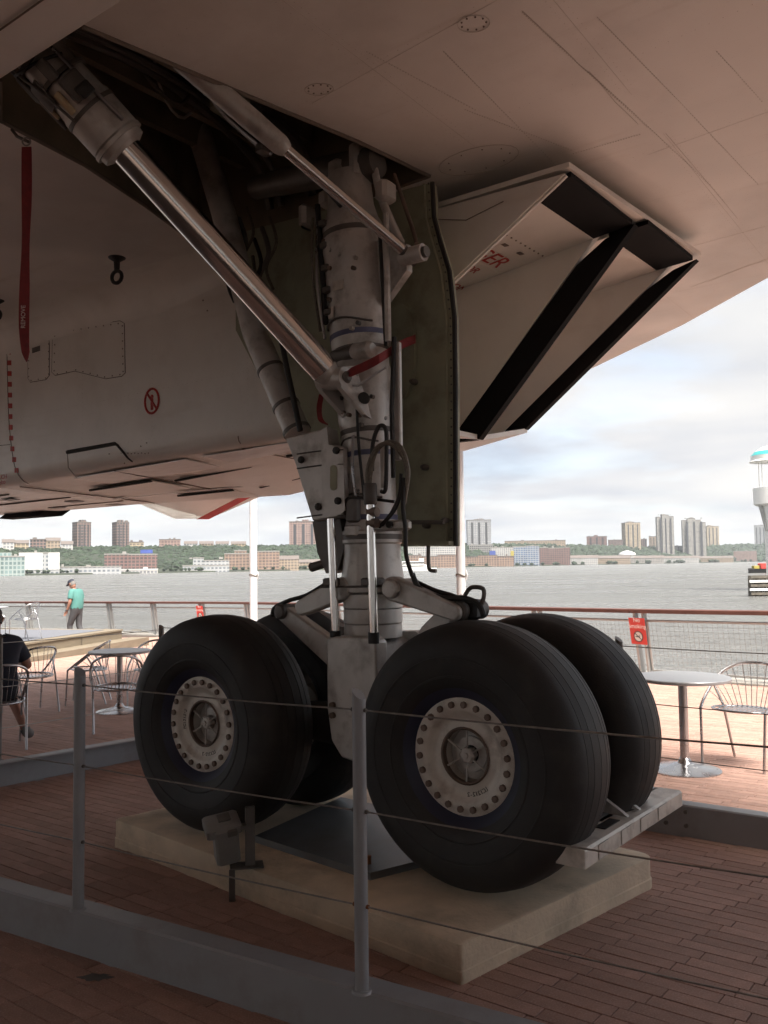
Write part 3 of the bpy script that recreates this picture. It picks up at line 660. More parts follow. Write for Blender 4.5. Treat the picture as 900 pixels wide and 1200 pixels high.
MB().loft([[Vector(p) + Vector((0, 0, .0)) for p in sec(*s_)] for s_ in [(-5.0, 2.39, 2.31)] + SEC[5:]], closed=False, caps=False, smooth=True).build('exhaust_shroud', 'bare_metal', AC)
def nz_i(f):      # bottom inboard z
    for a, c in zip(SEC, SEC[1:]):
        if a[0] >= f >= c[0]: u = (f - a[0]) / (c[0] - a[0]); return a[1] + u * (c[1] - a[1]), a[2] + u * (c[2] - a[2])
    return 2.4, 2.3
def under(f, o, d=.004):     # point on nacelle underside
    zi, zo = nz_i(f); u = (o - OI) / (OO - OI); return Vector((f, o, zi + u * (zo - zi) - d))
def upanel(f0, f1, o0, o1, m='nacelle', gap=True, name='access_door'):
    q = [(f0, o0), (f1, o0 + .05), (f1, o1), (f0, o1 - .05)]
    p = MB().prism([under(*w_, .002) for w_ in q], (0, 0, -.010)).build(name, m, nac)
    if gap: MB().prism([under(f0, o0 - .008, .002), under(f1, o0 + .045, .002), under(f1, o0 + .065, .002), under(f0, o0 + .014, .002)], (0, 0, -.016)).build('door_gap', 'door_gap', nac)
    return p
upanel(-1.1, -1.7, 1.1, 1.5); upanel(-2.15, -3.2, 1.25, 1.72); upanel(-1.9, -2.75, 1.85, 2.2); upanel(-3.4, -4.4, 1.2, 1.7); upanel(-3.1, -3.95, 1.9, 2.25); upanel(-.75, -1.2, 1.7, 2.15, gap=False)
for f0, f1, o0, o1 in ((-1.2, -2.2, .75, 1.05), (-2.4, -3.9, .75, 1.12), (-2.9, -4.8, 1.8, 1.84)):
    MB().prism([under(f0, o0, .002), under(f1, o0, .002), under(f1, o1, .002), under(f0, o1, .002)], (0, 0, -.004)).build('doubler', 'bare_metal', nac)
for f in (-1.75, -3.3, -4.75):
    MB().tube([under(f, o, .002) for o in (.74, 1.2, 1.8, 2.3)], .006, 5).build('seam', 'seam', nac)
for f0, f1, o in ((-5.1, -6.6, 1.5), (-5.4, -7.2, 1.0), (-4.9, -6.2, 2.0)):
    MB().tube([under(f0, o, .002), under(f1, o, .002)], .008, 5).build('seam', 'seam', nac)
for f, o in ((-5.3, 1.7), (-5.7, 1.2), (-6.1, 2.0), (-6.4, 1.4), (-5.2, 2.15)):
    MB().prism([under(f, o, .002), under(f - .22, o, .002), under(f - .22, o + .1, .002), under(f, o + .1, .002)], (0, 0, -.006)).build('patch', 'gear_dark', nac)
MB().prism([(-6.6, 2.2, 2.35), (-7.5, 2.2, 2.35), (-7.5, 2.40, 2.345), (-6.4, 2.40, 2.345)], (-.25, 0, -.09)).build('exhaust_bucket', 'black_lip', AC)
# inboard side details
def side_pt(x, y, d=.004): p = onO(x, y, OI - d); return p
def splate(pix, name='access_panel', m='nacelle', t_=.004):
    pts = [side_pt(x, y, 0) for x, y in pix]; o = MB().prism(pts, (0, -t_, 0)).build(name, m, nac)
    MB().tube([p + Vector((0, -.002, 0)) for p in pts], .0035, 4, closed=True).build('seam', 'seam', nac); return o
pA = [(62, 392), (67, 387), (141, 376), (146, 379), (147, 437), (143, 441), (124, 444), (88, 435), (65, 440), (61, 436)]
pB = [(33, 393), (55, 388), (58, 392), (58, 440), (54, 445), (36, 448), (33, 443)]
for P in (pA, pB):
    splate(P); rv = MB(); cxm = sum(q[0] for q in P) / len(P); cym = sum(q[1] for q in P) / len(P)
    for (x0, y0), (x1, y1) in zip(P, P[1:] + P[:1]):
        n_ = max(1, int(math.hypot(x1 - x0, y1 - y0) / 9))
        for k in range(n_):
            x = x0 + (x1 - x0) * k / n_; y = y0 + (y1 - y0) * k / n_; x += (cxm - x) * .06; y += (cym - y) * .08
            rv.lathe([(.006, -.004), (.005, .003)], side_pt(x, y, .004), axis='Y', n=6)
    tag(rv.build('screws', 'seam', nac), kind='stuff')
MB().prism([side_pt(x, y, .004) for x, y in ((38, 408), (47, 405), (47, 411), (38, 414))], (0, -.004, 0)).build('latch', 'gear_dark', nac)
for k in range(13):
    y = 400 + k * 12.6; x = 10.5 + (max(0, y - 500) / 60) ** 2 * 8 + (y - 400) * .02
    MB().prism([side_pt(x - 2, y - 2.8, 0), side_pt(x + 2.3, y - 2.8, 0), side_pt(x + 2.3, y + 2.8, 0), side_pt(x - 2, y + 2.8, 0)], (0, -.003, 0)).build('red_mark', 'red_paint', nac)
MB().tube([side_pt(x, y, .001) for x, y in ((8, 400), (9, 450), (11, 500), (17, 545), (26, 562), (34, 567))], .004, 4, sub=4).build('seam', 'seam', nac)
flap = [(79, 530), (135, 520), (138, 522), (150, 537), (155, 541)]
MB().tube([side_pt(x, y, .002) for x, y in flap], [.018, .016, .012, .008, .006], 6).build('door_gap', 'door_gap', nac)
MB().tube([side_pt(x, y, .001) for x, y in ((79, 530), (80, 548), (90, 560))], .003, 4).build('seam', 'seam', nac)
nriv = MB()
for f in (-1.55, -2.62, -3.55, -4.5):
    for k in range(26): nriv.lathe([(.003, -.001), (.0024, .002)], (f + .004 * (k % 2), OI - .0005, 2.64 + k * .038), 'Y', 5)
for z_ in (2.62, 3.0):
    for k in range(70): nriv.lathe([(.0028, -.001), (.0022, .002)], (-1.1 - k * .055, OI - .0005, z_), 'Y', 5)
tag(nriv.build('rivet_rows', 'seam_faint', nac), kind='stuff')
# prohibition mark
c0 = side_pt(178, 470, .003); rr_ = (side_pt(186, 470) - side_pt(170, 470)).length / 2
ring = [c0 + Vector((rr_ * math.cos(a), 0, rr_ * 1.15 * math.sin(a))) for a in [2 * math.pi * k / 24 for k in range(24)]]
ws = MB().tube(ring, .010, 5, closed=True); ws.tube([c0 + Vector((-rr_ * .7, 0, rr_ * .8)), c0 + Vector((rr_ * .7, 0, -rr_ * .8))], .009, 5)
ws.lathe([(.016, -.003), (.016, .003)], c0 + Vector((0, 0, .035)), 'Y', 10); ws.box(c0 + Vector((0, 0, -.005)), (.028, .005, .05)); ws.box(c0 + Vector((-.008, 0, -.05)), (.01, .005, .04)); ws.box(c0 + Vector((.01, 0, -.05)), (.01, .005, .04))
ws.build('no_step_mark', 'red_paint', nac)
rvb = MB()
for k in range(9): rvb.lathe([(.005, -.003), (.004, .003)], side_pt(142 + k * 4, 531 + (k % 2) * .6, .002), 'Y', 6)
for x, y in ((238, 352), (243, 364), (128, 532), (146, 543), (165, 523), (172, 519)): rvb.lathe([(.006, -.003), (.005, .003)], side_pt(x, y, .002), 'Y', 6)
tag(rvb.build('rivets', 'seam', nac), kind='stuff')
seam([(0, 522), (12, 521)], nac, fn=lambda x, y: side_pt(x, y, .001)); seam([(282, 520), (280, 517), (279, 511)], nac, fn=lambda x, y: side_pt(x, y, .001))
for i, (x, y, s_) in enumerate(((5, 559, 'HOLE'), (5, 565, 'only'))):
    text('stencil', s_, .06, 'red_paint', nac, basis((-1, 0, 0), (0, 0, 1), (0, -1, 0), side_pt(x - 2, y, .003)))
# wing to nacelle fillet fairing
fil = []
for f in [-.9, -1.5, -2.5, -3.5, -4.5, -6, -8]:
    zt = zw(f, OI)
    fil.append([(f, OI - .34 + .17 * (1 - math.cos(a)) * 2, zt - .003 - .34 * (1 - math.cos(math.pi / 2 * k / 6)) * .55) for k, a in enumerate([math.pi / 2 * k / 6 for k in range(7)])])
fil2 = []
for f in [-.9, -1.5, -2.5, -3.5, -4.5, -6, -8]:
    zt = zw(f, OI); rad = .16 if f > -1.6 else .28
    fil2.append([(f, OI - rad + rad * math.sin(a), zt - rad + rad * math.cos(a)) for a in [math.pi / 2 * k / 7 for k in range(8)]])
MB().loft(fil2, closed=False, caps=False, smooth=True).build('fairing', 'nacelle', AC)

# ---- intake
PT = .05
def wallplate(o, lf, lz, bf, bz, parent, lipw, zt=3.725, name='intake_wall'):
    d = Vector((bf - lf, 0, bz - lz)); n_ = Vector((d.z, 0, -d.x)).normalized() * -1
    if n_.x > 0: n_ = -n_
    back = Vector((-lipw * 1.25, 0, 0))
    t0 = Vector((lf, o, lz)); b0 = Vector((bf, o, bz))
    w_ = MB().prism([t0 + back + Vector((0, 0, 0)), b0 + back, (bf - .9, o, bz + .02), (bf - .9, o, zt), (lf - lipw - .1, o, zt)], (0, PT, 0)).build(name, 'nacelle', parent)
    MB().prism([t0 + Vector((0, -.004, 0)), b0 + Vector((0, -.004, 0)), b0 + back + Vector((0, -.004, -.0)), b0 + back * .93 + d * -.86 + Vector((0, -.004, 0)), t0 + back * .6 + d * .04 + Vector((0, -.004, 0))], (0, PT + .008, 0)).build('leading_edge', 'black_lip', w_)
    return w_
intake = empty('engine_intake', parent=AC)
wallplate(1.50, .97, 3.715, -.19, 2.475, intake, .20)
wallplate(2.40, 1.06, 3.715, -.31, 2.66, intake, .15)
# inboard wall: plain outer face with a thin raked edge
t0 = Vector((.94, OI - .03, 3.72)); b0 = Vector((-.30, OI - .03, 2.50))
e1 = Vector((.17, OI - .03, 3.26)); e2 = Vector((-.55, OI - .03, 2.80)); b0 = Vector((-.62, OI - .03, 2.50))
iw_ = MB().prism([t0, e1, e2, b0, (-1.0, OI - .03, 2.5), (-1.0, OI - .03, 3.74), (.10, OI - .03, 3.74)], (0, PT, 0)).build('inboard_wall', 'nacelle', intake)
MB().tube([q + Vector((0, PT / 2, 0)) for q in (t0, e1, e2, b0)], .014, 6).build('leading_edge', 'nacelle', iw_)
wpt = lambda x, y: onO(x, y, OI - .034)
seam([(512, 257), (546, 258), (590, 236)], iw_, .003, fn=wpt)
# ramp ceiling in two bays, black lip at the front, pale panels behind
def bay_ramp(o0, o1, fl):
    z_ = lambda f: 3.715 - .165 * max(0, min(1, (.93 - f) / 1.35)) - max(0, -.42 - f) * .35
    def quad(fa, fb, oa, ob, m, th, name, dz=0):
        return MB().prism([(fa, oa, z_(fa) - dz), (fa, ob, z_(fa) - dz), (fb, ob, z_(fb) - dz), (fb, oa, z_(fb) - dz)], (0, 0, th)).build(name, m, intake)
    quad(fl, fl - .26, o0, o1, 'black_lip', .03, 'ramp_lip')
    quad(fl - .262, .02, o0, o1, 'nacelle', .03, 'ramp')
    quad(.018, -.42, o0, o1, 'nacelle', .03, 'ramp'); quad(-.422, -1.6, o0, o1, 'nacelle', .03, 'ramp')
    return z_
zr = bay_ramp(OI + .021, 1.497, .955); bay_ramp(1.553, 2.397, 1.035)
MB().prism([(.97, OI - .03, 3.748), (1.075, 2.45, 3.748), (-.2, 2.45, 3.748), (-.2, OI - .03, 3.748)], (0, 0, .03)).build('top_plate', 'nacelle', intake)
MB().prism([(.30, .9, 3.778), (-1, .62, 3.778), (-1, 2.42, 3.778), (.30, 2.1, 3.778)], (0, 0, .12)).build('diverter', 'gear_dark', intake)
# lower lip and floor
MB().prism([(-.27, OI - .03, 2.50), (-.20, 1.55, 2.473), (-.32, 2.45, 2.64), (-.9, 2.44, 2.545), (-.9, OI, 2.505)], (0, 0, .035)).build('lower_lip', 'nacelle', intake)
rp = MB()
for k in range(14): rp.lathe([(.007, -.003), (.006, .002)], (.35, OI + .08 + k * .06, zr(.35) - .002), n=6)
for o_ in (.95, 1.1, 1.3): rp.box((.27, o_, zr(.27) - .003), (.03, .05, .004))
tag(rp.build('rivets', 'seam', intake), kind='stuff')
for s_, x, y, sz in (('DANGER', 560, 293, .19), ('OR', 553, 317, .10), ('ON', 537, 334, .10)):
    q = onZ(x, y, 3.58); zq = zr(q.x)
    if s_ == 'DANGER': q = onZ(574, 304, 3.60); q.y -= .20
    text('stencil', s_, sz, 'red_paint', intake, basis((0, 1, 0), (1, 0, .12), (.12, 0, -1), (q.x, q.y, zr(q.x) - .004)))

# ================================================================== MAIN LANDING GEAR (parts of the aircraft)
def sweep(pts, name, m, parent, n=20): return MB().tube([p for p, r in pts], [r for p, r in pts], n).build(name, m, parent)
ax = lambda z: Vector((.03 - max(0, z - 2.0) * .075, 0, z))
prof = [(1.46, .150), (1.47, .168), (1.52, .172), (1.58, .165), (1.66, .155), (1.72, .154), (1.73, .163), (1.79, .163), (1.80, .150), (1.86, .139), (2.2, .139), (2.34, .145), (2.40, .155), (2.50, .158), (2.66, .158), (2.70, .15), (2.78, .150), (2.80, .163), (2.86, .168), (3.3, .176), (3.34, .182), (3.40, .182), (3.43, .17), (3.50, .172), (3.54, .15), (3.62, .13), (3.8, .12)]
leg = sweep([(ax(z), r) for z, r in prof], 'gear_leg', 'gear', AC, 28)
for z0, z1, r in ((1.225, 1.298, .157), (1.301, 1.378, .159), (1.381, 1.457, .161)):
    sweep([(ax(z0), r - .003), (ax(z0 + .003), r), (ax(z1 - .003), r), (ax(z1), r - .003)], 'collar', 'gear', leg, 28)
for z, r, m in ((2.86, .171, 'blue_tape'), (2.205, .1415, 'blue_tape'), (1.865, .1415, 'blue_tape'), (2.33, .148, 'gear_dark'), (2.79, .158, 'gear_dark'), (1.76, .166, 'gear_dark'), (3.44, .175, 'gear_dark')):
    sweep([(ax(z - .014), r), (ax(z + .014), r)], 'band', m, leg, 28)
trn = MB().tube([(-.95, .1, 4.0), (-.3, .04, 3.90), (.0, .03, 3.84), (.08, .03, 3.84)], [.07, .09, .10, .08], 18).build('trunnion', 'gear_dark', AC)
for x, y, w_, h_ in ((398, 205, .10, .16), (420, 190, .07, .2), (452, 225, .08, .12), (385, 235, .08, .10), (360, 255, .06, .14)):
    MB().cbox(onO(x, y, -.02), (w_, .12, h_), .02).build('bracket', 'gear', trn)
for k in range(7):
    x = 262 + k * 9; y = 262 + (k * 37) % 50
    MB().tube([onO(x, y - 30, .12), onO(x + 8, y, .08), onO(x - 4, y + 30, .12), onO(x + 4, y + 55, .15)], .010 + .003 * (k % 3), 8, sub=5).build('hose', ('hose', 'black_rubber', 'gear_dark')[k % 3], trn)
# bogie
hubz = .742
sweep([(Vector((-.86, 0, hubz)), .085), (Vector((-.5, 0, hubz)), .10), (Vector((0, 0, hubz)), .135), (Vector((.5, 0, hubz)), .10), (Vector((.86, 0, hubz)), .085)], 'bogie_beam', 'black_rubber', AC)
for f in (-.845, .845):
    MB().tube([(f, -.33, hubz + .01), (f, .36, hubz + .01)], .06, 14).build('axle', 'black_rubber', AC)
    MB().lathe([(.2, -.12), (.22, -.1), (.22, .1), (.2, .12)], (f, -.0, hubz), 'Y', 24).build('brake_pack', 'black_rubber', AC)
# pivot fork in front of the leg: a tapered cheek plate with rounded foot
ck = [onO(x, y, -.24) for x, y in ((382, 750), (386, 746), (433, 746), (440, 752), (441, 800), (436, 855), (428, 882), (414, 893), (400, 888), (388, 868), (383, 830))]
fork = MB().prism(ck, (0, .10, 0)).build('pivot_fork', 'gear', AC)
bv = fork.modifiers.new('bevel', 'BEVEL'); bv.width = .012; bv.segments = 2
MB().prism([p + Vector((0, .4, 0)) for p in ck], (0, .1, 0)).build('pivot_fork', 'gear', AC)
MB().cbox((.03, 0, 1.12), (.26, .40, .20), .03).build('fork_crown', 'gear', AC)
for x, y in ((391, 826), (391, 838)): MB().lathe([(.016, -.02), (.016, .0)], onO(x, y, -.24), 'Y', 8).build('bolt', 'bolt', fork)
# wheels
def wheel_at(f, s):
    w = empty('wheel', (f + (.03 if f < 0 else 0), s * .335 + (.06 if f > 0 and s < 0 else 0), hubz + (.016 if f > 0 else .006)), 0 if s < 0 else math.pi, AC)       # outer face looks to -y
    RO, hw = .595, .205
    prof = [(.305, -.165), (.33, -.185), (.352, -.192), (.354, -.196), (.360, -.196), (.362, -.194), (.40, -.203), (.438, -.2055), (.440, -.2085), (.446, -.2085), (.448, -.2055), (.47, -.205), (.520, -.192), (.552, -.170), (.572, -.142), (.580, -.122)]
    tread = []
    for g in (-.105, -.062, 0, .062, .105):
        e_ = RO - .011 * (abs(g) / .1) ** 2.2
        tread += [(e_, g - .002), (e_ - .0035, g - .0014), (e_ - .0035, g + .0014), (e_, g + .002)]
    full = prof + tread + [(r, -h) for r, h in reversed(prof)]
    mbt = MB().lathe(full, n=72, axis='Y', caps=False); 
    for q, v in enumerate(mbt.v):           # slight flat where it stands
        if v.z < -.585: v.z = -.585 - (v.z + .585) * -.15
    mbt.build('tyre', 'tyre', w)
    MB().lathe([(.252, -.120), (.262, -.134), (.318, -.172), (.322, -.168), (.318, -.15), (.30, -.05)], n=56, axis='Y', caps=False).build('flange', 'rim_blue', w)
    rim = MB().lathe([(.30, -.08), (.262, -.118), (.259, -.130), (.250, -.134), (.206, -.134), (.196, -.128), (.186, -.116), (.172, -.108), (.155, -.104), (.135, -.112), (.122, -.11), (.118, -.03), (.02, -.02)], n=56, axis='Y', caps=False).build('rim', 'rim', w)
    MB().lathe([(.128, -.116), (.121, -.120), (.115, -.116), (.115, -.09)], n=40, axis='Y', caps=False).build('hub_ring', 'bolt', w)
    MB().lathe([(.113, -.045), (.08, -.05), (.078, -.06), (.04, -.062)], n=32, axis='Y', caps=False).build('fan_shroud', 'gear', w)
    MB().lathe([(.034, -.06), (.038, -.098), (.03, -.104), (.014, -.105), (.012, -.112), (.003, -.112)], n=6, axis='Y', smooth=False).build('hub_nut', 'gear', w)
    for k in range(6):
        a = k * math.pi / 3 + .5; MB().tube([(.034 * math.cos(a), -.095, .034 * math.sin(a)), (.117 * math.cos(a), -.1, .117 * math.sin(a))], .0045, 6).build('spoke', 'gear', w)
    if s < 0:
        bm_ = MB().lathe([(.0155, .0), (.0155, -.014), (.012, -.017)], n=8, axis='Y', smooth=False).mesh('bolt', 'bolt')
        for k in range(22):
            a = 2 * math.pi * (k + .3) / 22; link('bolt', bm_, w, (.229 * math.cos(a), -.131, .229 * math.sin(a)))
        for ch_i, ch in enumerate('LC1212-2'):
            for a0 in ((-1.2,) if f > 0 else (-1.35, math.pi * .98)):
                a = a0 + ch_i * -.085 + .3; u = Vector((math.cos(a), 0, math.sin(a)))
                text('stencil', ch, .028, 'black', w, basis(u.cross(Vector((0, 1, 0))) * -1, u * -1, (0, -1, 0), u * .168 + Vector((0, -.1105, 0))))
    return w
for f in (.845, -.845):
    for s in (-1, 1): wheel_at(f, s)

# side stay actuator with chrome ram
J = onO(390, 445, -.24); f0 = J.x
K1 = onO(72, 92, -1.5); d = (K1 - J).normalized(); K2 = K1 + d * .12
K0 = min((J.lerp(K1, k / 400) for k in range(401)), key=lambda p: abs(proj(wld(*p))[1] - 174))
MB().tube([J + d * .07, K0 + d * .05], .077, 40).build('chrome_ram', 'chrome', AC)
st = K0; ln_ = (K2 - K0).length + .1
hs = MB().tube([st - d * .012, st, st + d * .05, st + d * .06, st + d * .24, st + d * .26, st + d * (ln_ * .7), st + d * ln_], [.092, .118, .124, .133, .133, .125, .118, .114], 36).build('actuator_housing', 'gear', AC)
sd_ = d.cross(Vector((0, 0, 1))).normalized(); dn = sd_.cross(d).normalized()
sd_ = Vector((-1, 0, 0)); dn = d.cross(sd_).normalized(); dn = -dn if dn.z > 0 else dn
for t_ in (.03, .20, .38, .5): MB().tube([st + d * t_, st + d * (t_ + .02)], .137, 36).build('clamp_band', 'gear_dark' if t_ > .1 else 'gear', hs)
def stick(t_, ang, dims, m, name):
    n_ = (dn * math.cos(ang) + sd_ * math.sin(ang)); p = st + d * t_ + n_ * (.133 + dims[2] / 2 - .004); tt = n_.cross(d)
    mb = MB().cbox((0, 0, 0), dims, .006); M3 = Matrix((d, tt, n_)).transposed(); mb.v = [p + M3 @ v for v in mb.v]; return mb.build(name, m, hs)
stick(.30, -.35, (.11, .035, .02), 'yellow_tag', 'tag_plate'); stick(.31, .72, (.11, .035, .02), 'yellow_tag', 'tag_plate')
stick(.37, .25, (.13, .10, .012), 'gear_dark', 'data_plate'); stick(.34, -1.0, (.12, .10, .07), 'gear_dark', 'valve_block'); stick(.31, -1.05, (.06, .07, .11), 'black_rubber', 'connector')
stick(.45, -.7, (.10, .05, .06), 'gear_dark', 'valve_block'); stick(.42, 1.2, (.14, .05, .05), 'gear_dark', 'valve_block')
def hug(ts, ang0, ang1, r_, m='gear_dark', name='pipe'):
    pts = []
    for i, t_ in enumerate(ts):
        a = ang0 + (ang1 - ang0) * i / (len(ts) - 1); pts.append(st + d * t_ + (dn * math.cos(a) + sd_ * math.sin(a)) * .150)
    MB().tube(pts, r_, 8, sub=5).build(name, m, hs)
hug([.12, .3, .5, .62], -1.45, -1.2, .009, 'alu'); hug([.22, .4, .48, .62], -.2, .5, .007); hug([.48, .5, .5, .5, .48], -1.4, 1.4, .008, 'black_rubber'); hug([.6, .58, .56, .6], -1.2, .9, .012, 'black_rubber'); hug([.2, .36, .55], 1.0, .8, .01)
MB().tube([J + d * .005, J + d * .06, J + d * .075], [.055, .074, .074], 30).build('ram_end', 'gear', AC)
MB().tube([J + Vector((-.08, 0, 0)), J + Vector((.09, 0, 0))], .058, 24).build('clevis_pin', 'gear', AC)
MB().lathe([(.03, .09), (.033, .10), (.02, .115)], J, 'X', 12).build('pin_nut', 'gear_dark', AC)
# clevis bracket: gusset from the pin down onto the leg
gus = [J + Vector((.055, .02, .065)), J + Vector((.055, -.06, .0)), J + Vector((.055, -.03, -.06)), Vector((.085, -.15, 2.40)), Vector((.085, -.02, 2.36)), Vector((.03, .05, 2.70))]
MB().prism(gus, (.03, 0, 0)).build('gusset', 'gear', AC); MB().prism([p + Vector((-.13, 0, 0)) for p in gus], (.03, 0, 0)).build('gusset', 'gear', AC)
MB().tube([J + Vector((.07, -.02, -.05)), Vector((.105, -.155, 2.40))], .012, 8).build('gusset_flange', 'gear', AC)
b1 = onO(456, 470, -.17)
MB().tube([ax(2.49) + Vector((.09, -.12, 0)), ax(2.49) + Vector((.12, -.165, 0))], .03, 14).build('drain_boss', 'black_rubber', leg)
for x, y, r_ in ((452, 490, .011), (457, 487, .007)): MB().lathe([(r_, 0), (r_ * .6, -.006)], onO(x, y, -.145), 'Y', 10).build('rivet_head', 'alu', leg)
# second smaller jack
A2 = onO(480, 300, -.08); f1 = A2.x; C2 = onF(238, 92, -.12); B2 = A2.lerp(C2, .625); D2 = A2.lerp(C2, 1.10); d2 = (C2 - A2).normalized()
MB().tube([A2 + d2 * .03, B2 + d2 * .04], .029, 24).build('chrome_ram', 'chrome', AC)
B2b = A2 + d2 * (B2 - A2).length; Lh = (D2 - B2).length
h2 = MB().tube([B2b - d2 * .01, B2b + d2 * .01, B2b + d2 * .03, B2b + d2 * .2, B2b + d2 * Lh], [.034, .044, .050, .054, .054], 24).build('jack_housing', 'gear', AC)
MB().tube([B2b + d2 * .02 + Vector((-.07, 0, -.02)), B2b + d2 * .1 + Vector((-.085, 0, -.02)), B2b + d2 * .3 + Vector((-.085, 0, -.01)), B2b + d2 * .42 + Vector((-.06, 0, .02))], .010, 8, sub=4).build('pipe', 'alu', h2)
MB().cbox(B2b + d2 * .06 + Vector((-.08, 0, -.02)), (.05, .08, .05), .008).build('valve_block', 'gear_dark', h2)
MB().tube([A2 - d2 * .05, A2 + d2 * .05], .03, 14).build('jack_end', 'gear_dark', AC)
MB().tube([A2 + Vector((-.05, 0, 0)), A2 + Vector((.09, 0, 0))], .045, 20).build('jack_trunnion', 'gear', AC)
MB().tube([A2 + Vector((.085, 0, 0)), A2 + Vector((.11, 0, 0))], .03, 14).build('trunnion_cap', 'gear_dark', AC)
MB().prism([A2 + Vector((-.02, 0, -.07)), A2 + Vector((-.02, 0, .07)), ax(3.42) + Vector((.05, .0, 0)), ax(2.98) + Vector((.12, 0, 0))], (0, .05, 0)).build('lug', 'gear', AC)
MB().tube([onO(438, 195, .03), onO(448, 235, -.02), onO(470, 285, -.03)], .022, 14, sub=4).build('link_rod', 'gear', AC)
MB().tube([onO(462, 205, .06), onO(484, 270, .02), onO(488, 285, 0)], .012, 10).build('link_rod', 'bolt', AC)
for x0, y0, x1, y1, r_ in ((372, 240, 382, 380, .016), (378, 215, 400, 240, .02), (445, 270, 452, 405, .010)):
    MB().tube([onO(x0, y0, -.14), onO(x1, y1, -.15)], r_, 8).build('conduit', 'black_rubber', leg)
for k in range(5): MB().cbox(onO(379 + k * 1.6, 262 + k * 26, -.16), (.05, .04, .035), .006).build('clip', 'gear_dark', leg)
# pale flat strap down the leg's front edge
MB().tube([onO(452, 250, -.13), onO(455, 400, -.15)], .017, 8).build('cable_duct', 'gear', leg)
MB().cbox(onO(466, 470, -.10), (.045, .03, .62), .006).build('cable_duct', 'gear', leg)
MB().tube([onO(462, 395, -.12), onO(459, 480, -.14), onO(461, 560, -.13)], .012, 8).build('conduit', 'black_rubber', leg)
MB().lathe([(.03, -.04), (.045, -.02), (.045, .08), (.03, .1)], onO(420, 412, -.16), 'X', 16).build('valve', 'gear', leg)
MB().tube([onO(418, 412, -.16), onO(392, 418, -.12)], .035, 16).build('valve_body', 'gear_dark', leg)
MB().tube([onO(392, 452, -.20), onO(420, 452, -.20), onO(452, 430, -.17)], .006, 6).build('lock_wire', 'alu', leg)
# leg fairing door (green primer inside)
DO = .30
dp = [onO(x, y, DO) for x, y in ((506, 214), (508, 255), (516, 285), (526, 318), (532, 372), (533, 450), (533, 640), (470, 640))] + [Vector((-.35, DO, 1.9)), Vector((-.80, DO, 2.35)), Vector((-1.35, DO, 3.2)), Vector((-1.35, DO, 3.86))]
door = MB().prism(dp, (0, .05, 0)).build('leg_door', 'primer', AC)
MB().tube([p + Vector((.004, .0, 0)) for p in dp[:7]], .014, 8).build('door_seal', 'black_rubber', door)
MB().tube([p + Vector((-.045, -.012, 0)) for p in dp[:7]], .008, 6).build('stiffener', 'primer', door)
MB().box((dp[6] + dp[7]) / 2 + Vector((0, -.03, .012)), ((dp[6] - dp[7]).length, .06, .02)).build('stiffener', 'primer', door)
rv = MB()
for a, c in zip(dp[:6], dp[1:7]):
    n_ = max(1, int((c - a).length / .045))
    for k in range(n_): rv.lathe([(.006, .0), (.005, -.004)], a + (c - a) * k / n_ + Vector((-.022, 0, 0)), 'Y', 6)
tag(rv.build('rivets', 'gear_dark', door), kind='stuff')
bp_ = [onO(473 + 16 * math.sin(t_ * 2 * math.pi) , 413 + 56 * -math.cos(t_ * 2 * math.pi), DO - .002) for t_ in [k / 20 for k in range(20)]]
MB().prism(bp_, (0, -.03, 0)).build('door_pan', 'primer', door)
for x, y in ((487, 448), (500, 548), (502, 616), (524, 610)): MB().lathe([(.018, 0), (.018, -.03), (.01, -.05)], onO(x, y, DO), 'Y', 10).build('stud', 'gear_dark', door)
MB().tube([onO(502, 636, DO - .03), onO(502, 660, DO - .03), onO(504, 668, DO - .03), onO(511, 669, DO - .03)], .011, 8, sub=4).build('hook', 'gear_dark', door)
MB().tube([onO(475, 612, DO - .05), onO(520, 612, DO - .05)], .012, 8).build('door_link', 'gear_dark', door)
# aft brace: tube and its fabricated end fitting
br = [onO(232, 150, .02), onO(262, 250, .02), onO(300, 393, -.05), onO(349, 508, -.05)]
MB().tube(br, .078, 24).build('drag_brace', 'gear', AC)
for u in (.35, .72, .96):
    p = br[2].lerp(br[3], u); dd = (br[3] - br[2]).normalized(); MB().tube([p, p + dd * .02], .083, 24).build('brace_band', 'gear_dark', AC)
MB().tube([onO(330, 400, -.12), onO(338, 440, -.13), onO(352, 505, -.13)], .016, 8).build('brace_pipe', 'black_rubber', AC)
MB().tube([onO(296, 300, .1), onO(300, 340, .1), onO(293, 375, .1)], .012, 8, sub=3).build('brace_pipe', 'hose', AC)
fit = [(334, 513), (376, 503), (380, 500), (384, 520), (402, 524), (405, 600), (398, 606), (366, 611), (354, 572), (346, 545)]
ff = [onO(x, y, -.17) for x, y in fit]
fitting = MB().prism(ff, (0, .11, 0)).build('brace_fitting', 'gear', AC)
bv = fitting.modifiers.new('bevel', 'BEVEL'); bv.width = .01; bv.segments = 2
rib_ = [(376, 505), (383, 500), (385, 521), (402, 526), (404, 598), (398, 604), (378, 607)]
MB().prism([onO(x, y, -.19) for x, y in rib_], (0, .03, 0)).build('fitting_cap', 'gear', AC)
for x, y, o_ in ((354, 539, -.17), (395, 528, -.19), (374, 594, -.17), (397, 587, -.19)): MB().lathe([(.02, 0), (.02, -.016), (.012, -.02)], onO(x, y, o_), 'Y', 8).build('bolt', 'black_rubber', fitting)
sl = [onO(391 + 4 * math.cos(t_), 560 + (11 if math.sin(t_) > 0 else -11) + 4 * math.sin(t_), -.1915) for t_ in [k / 16 * 2 * math.pi for k in range(16)]]
MB().prism(sl, (0, -.002, 0)).build('slot', 'primer', fitting)
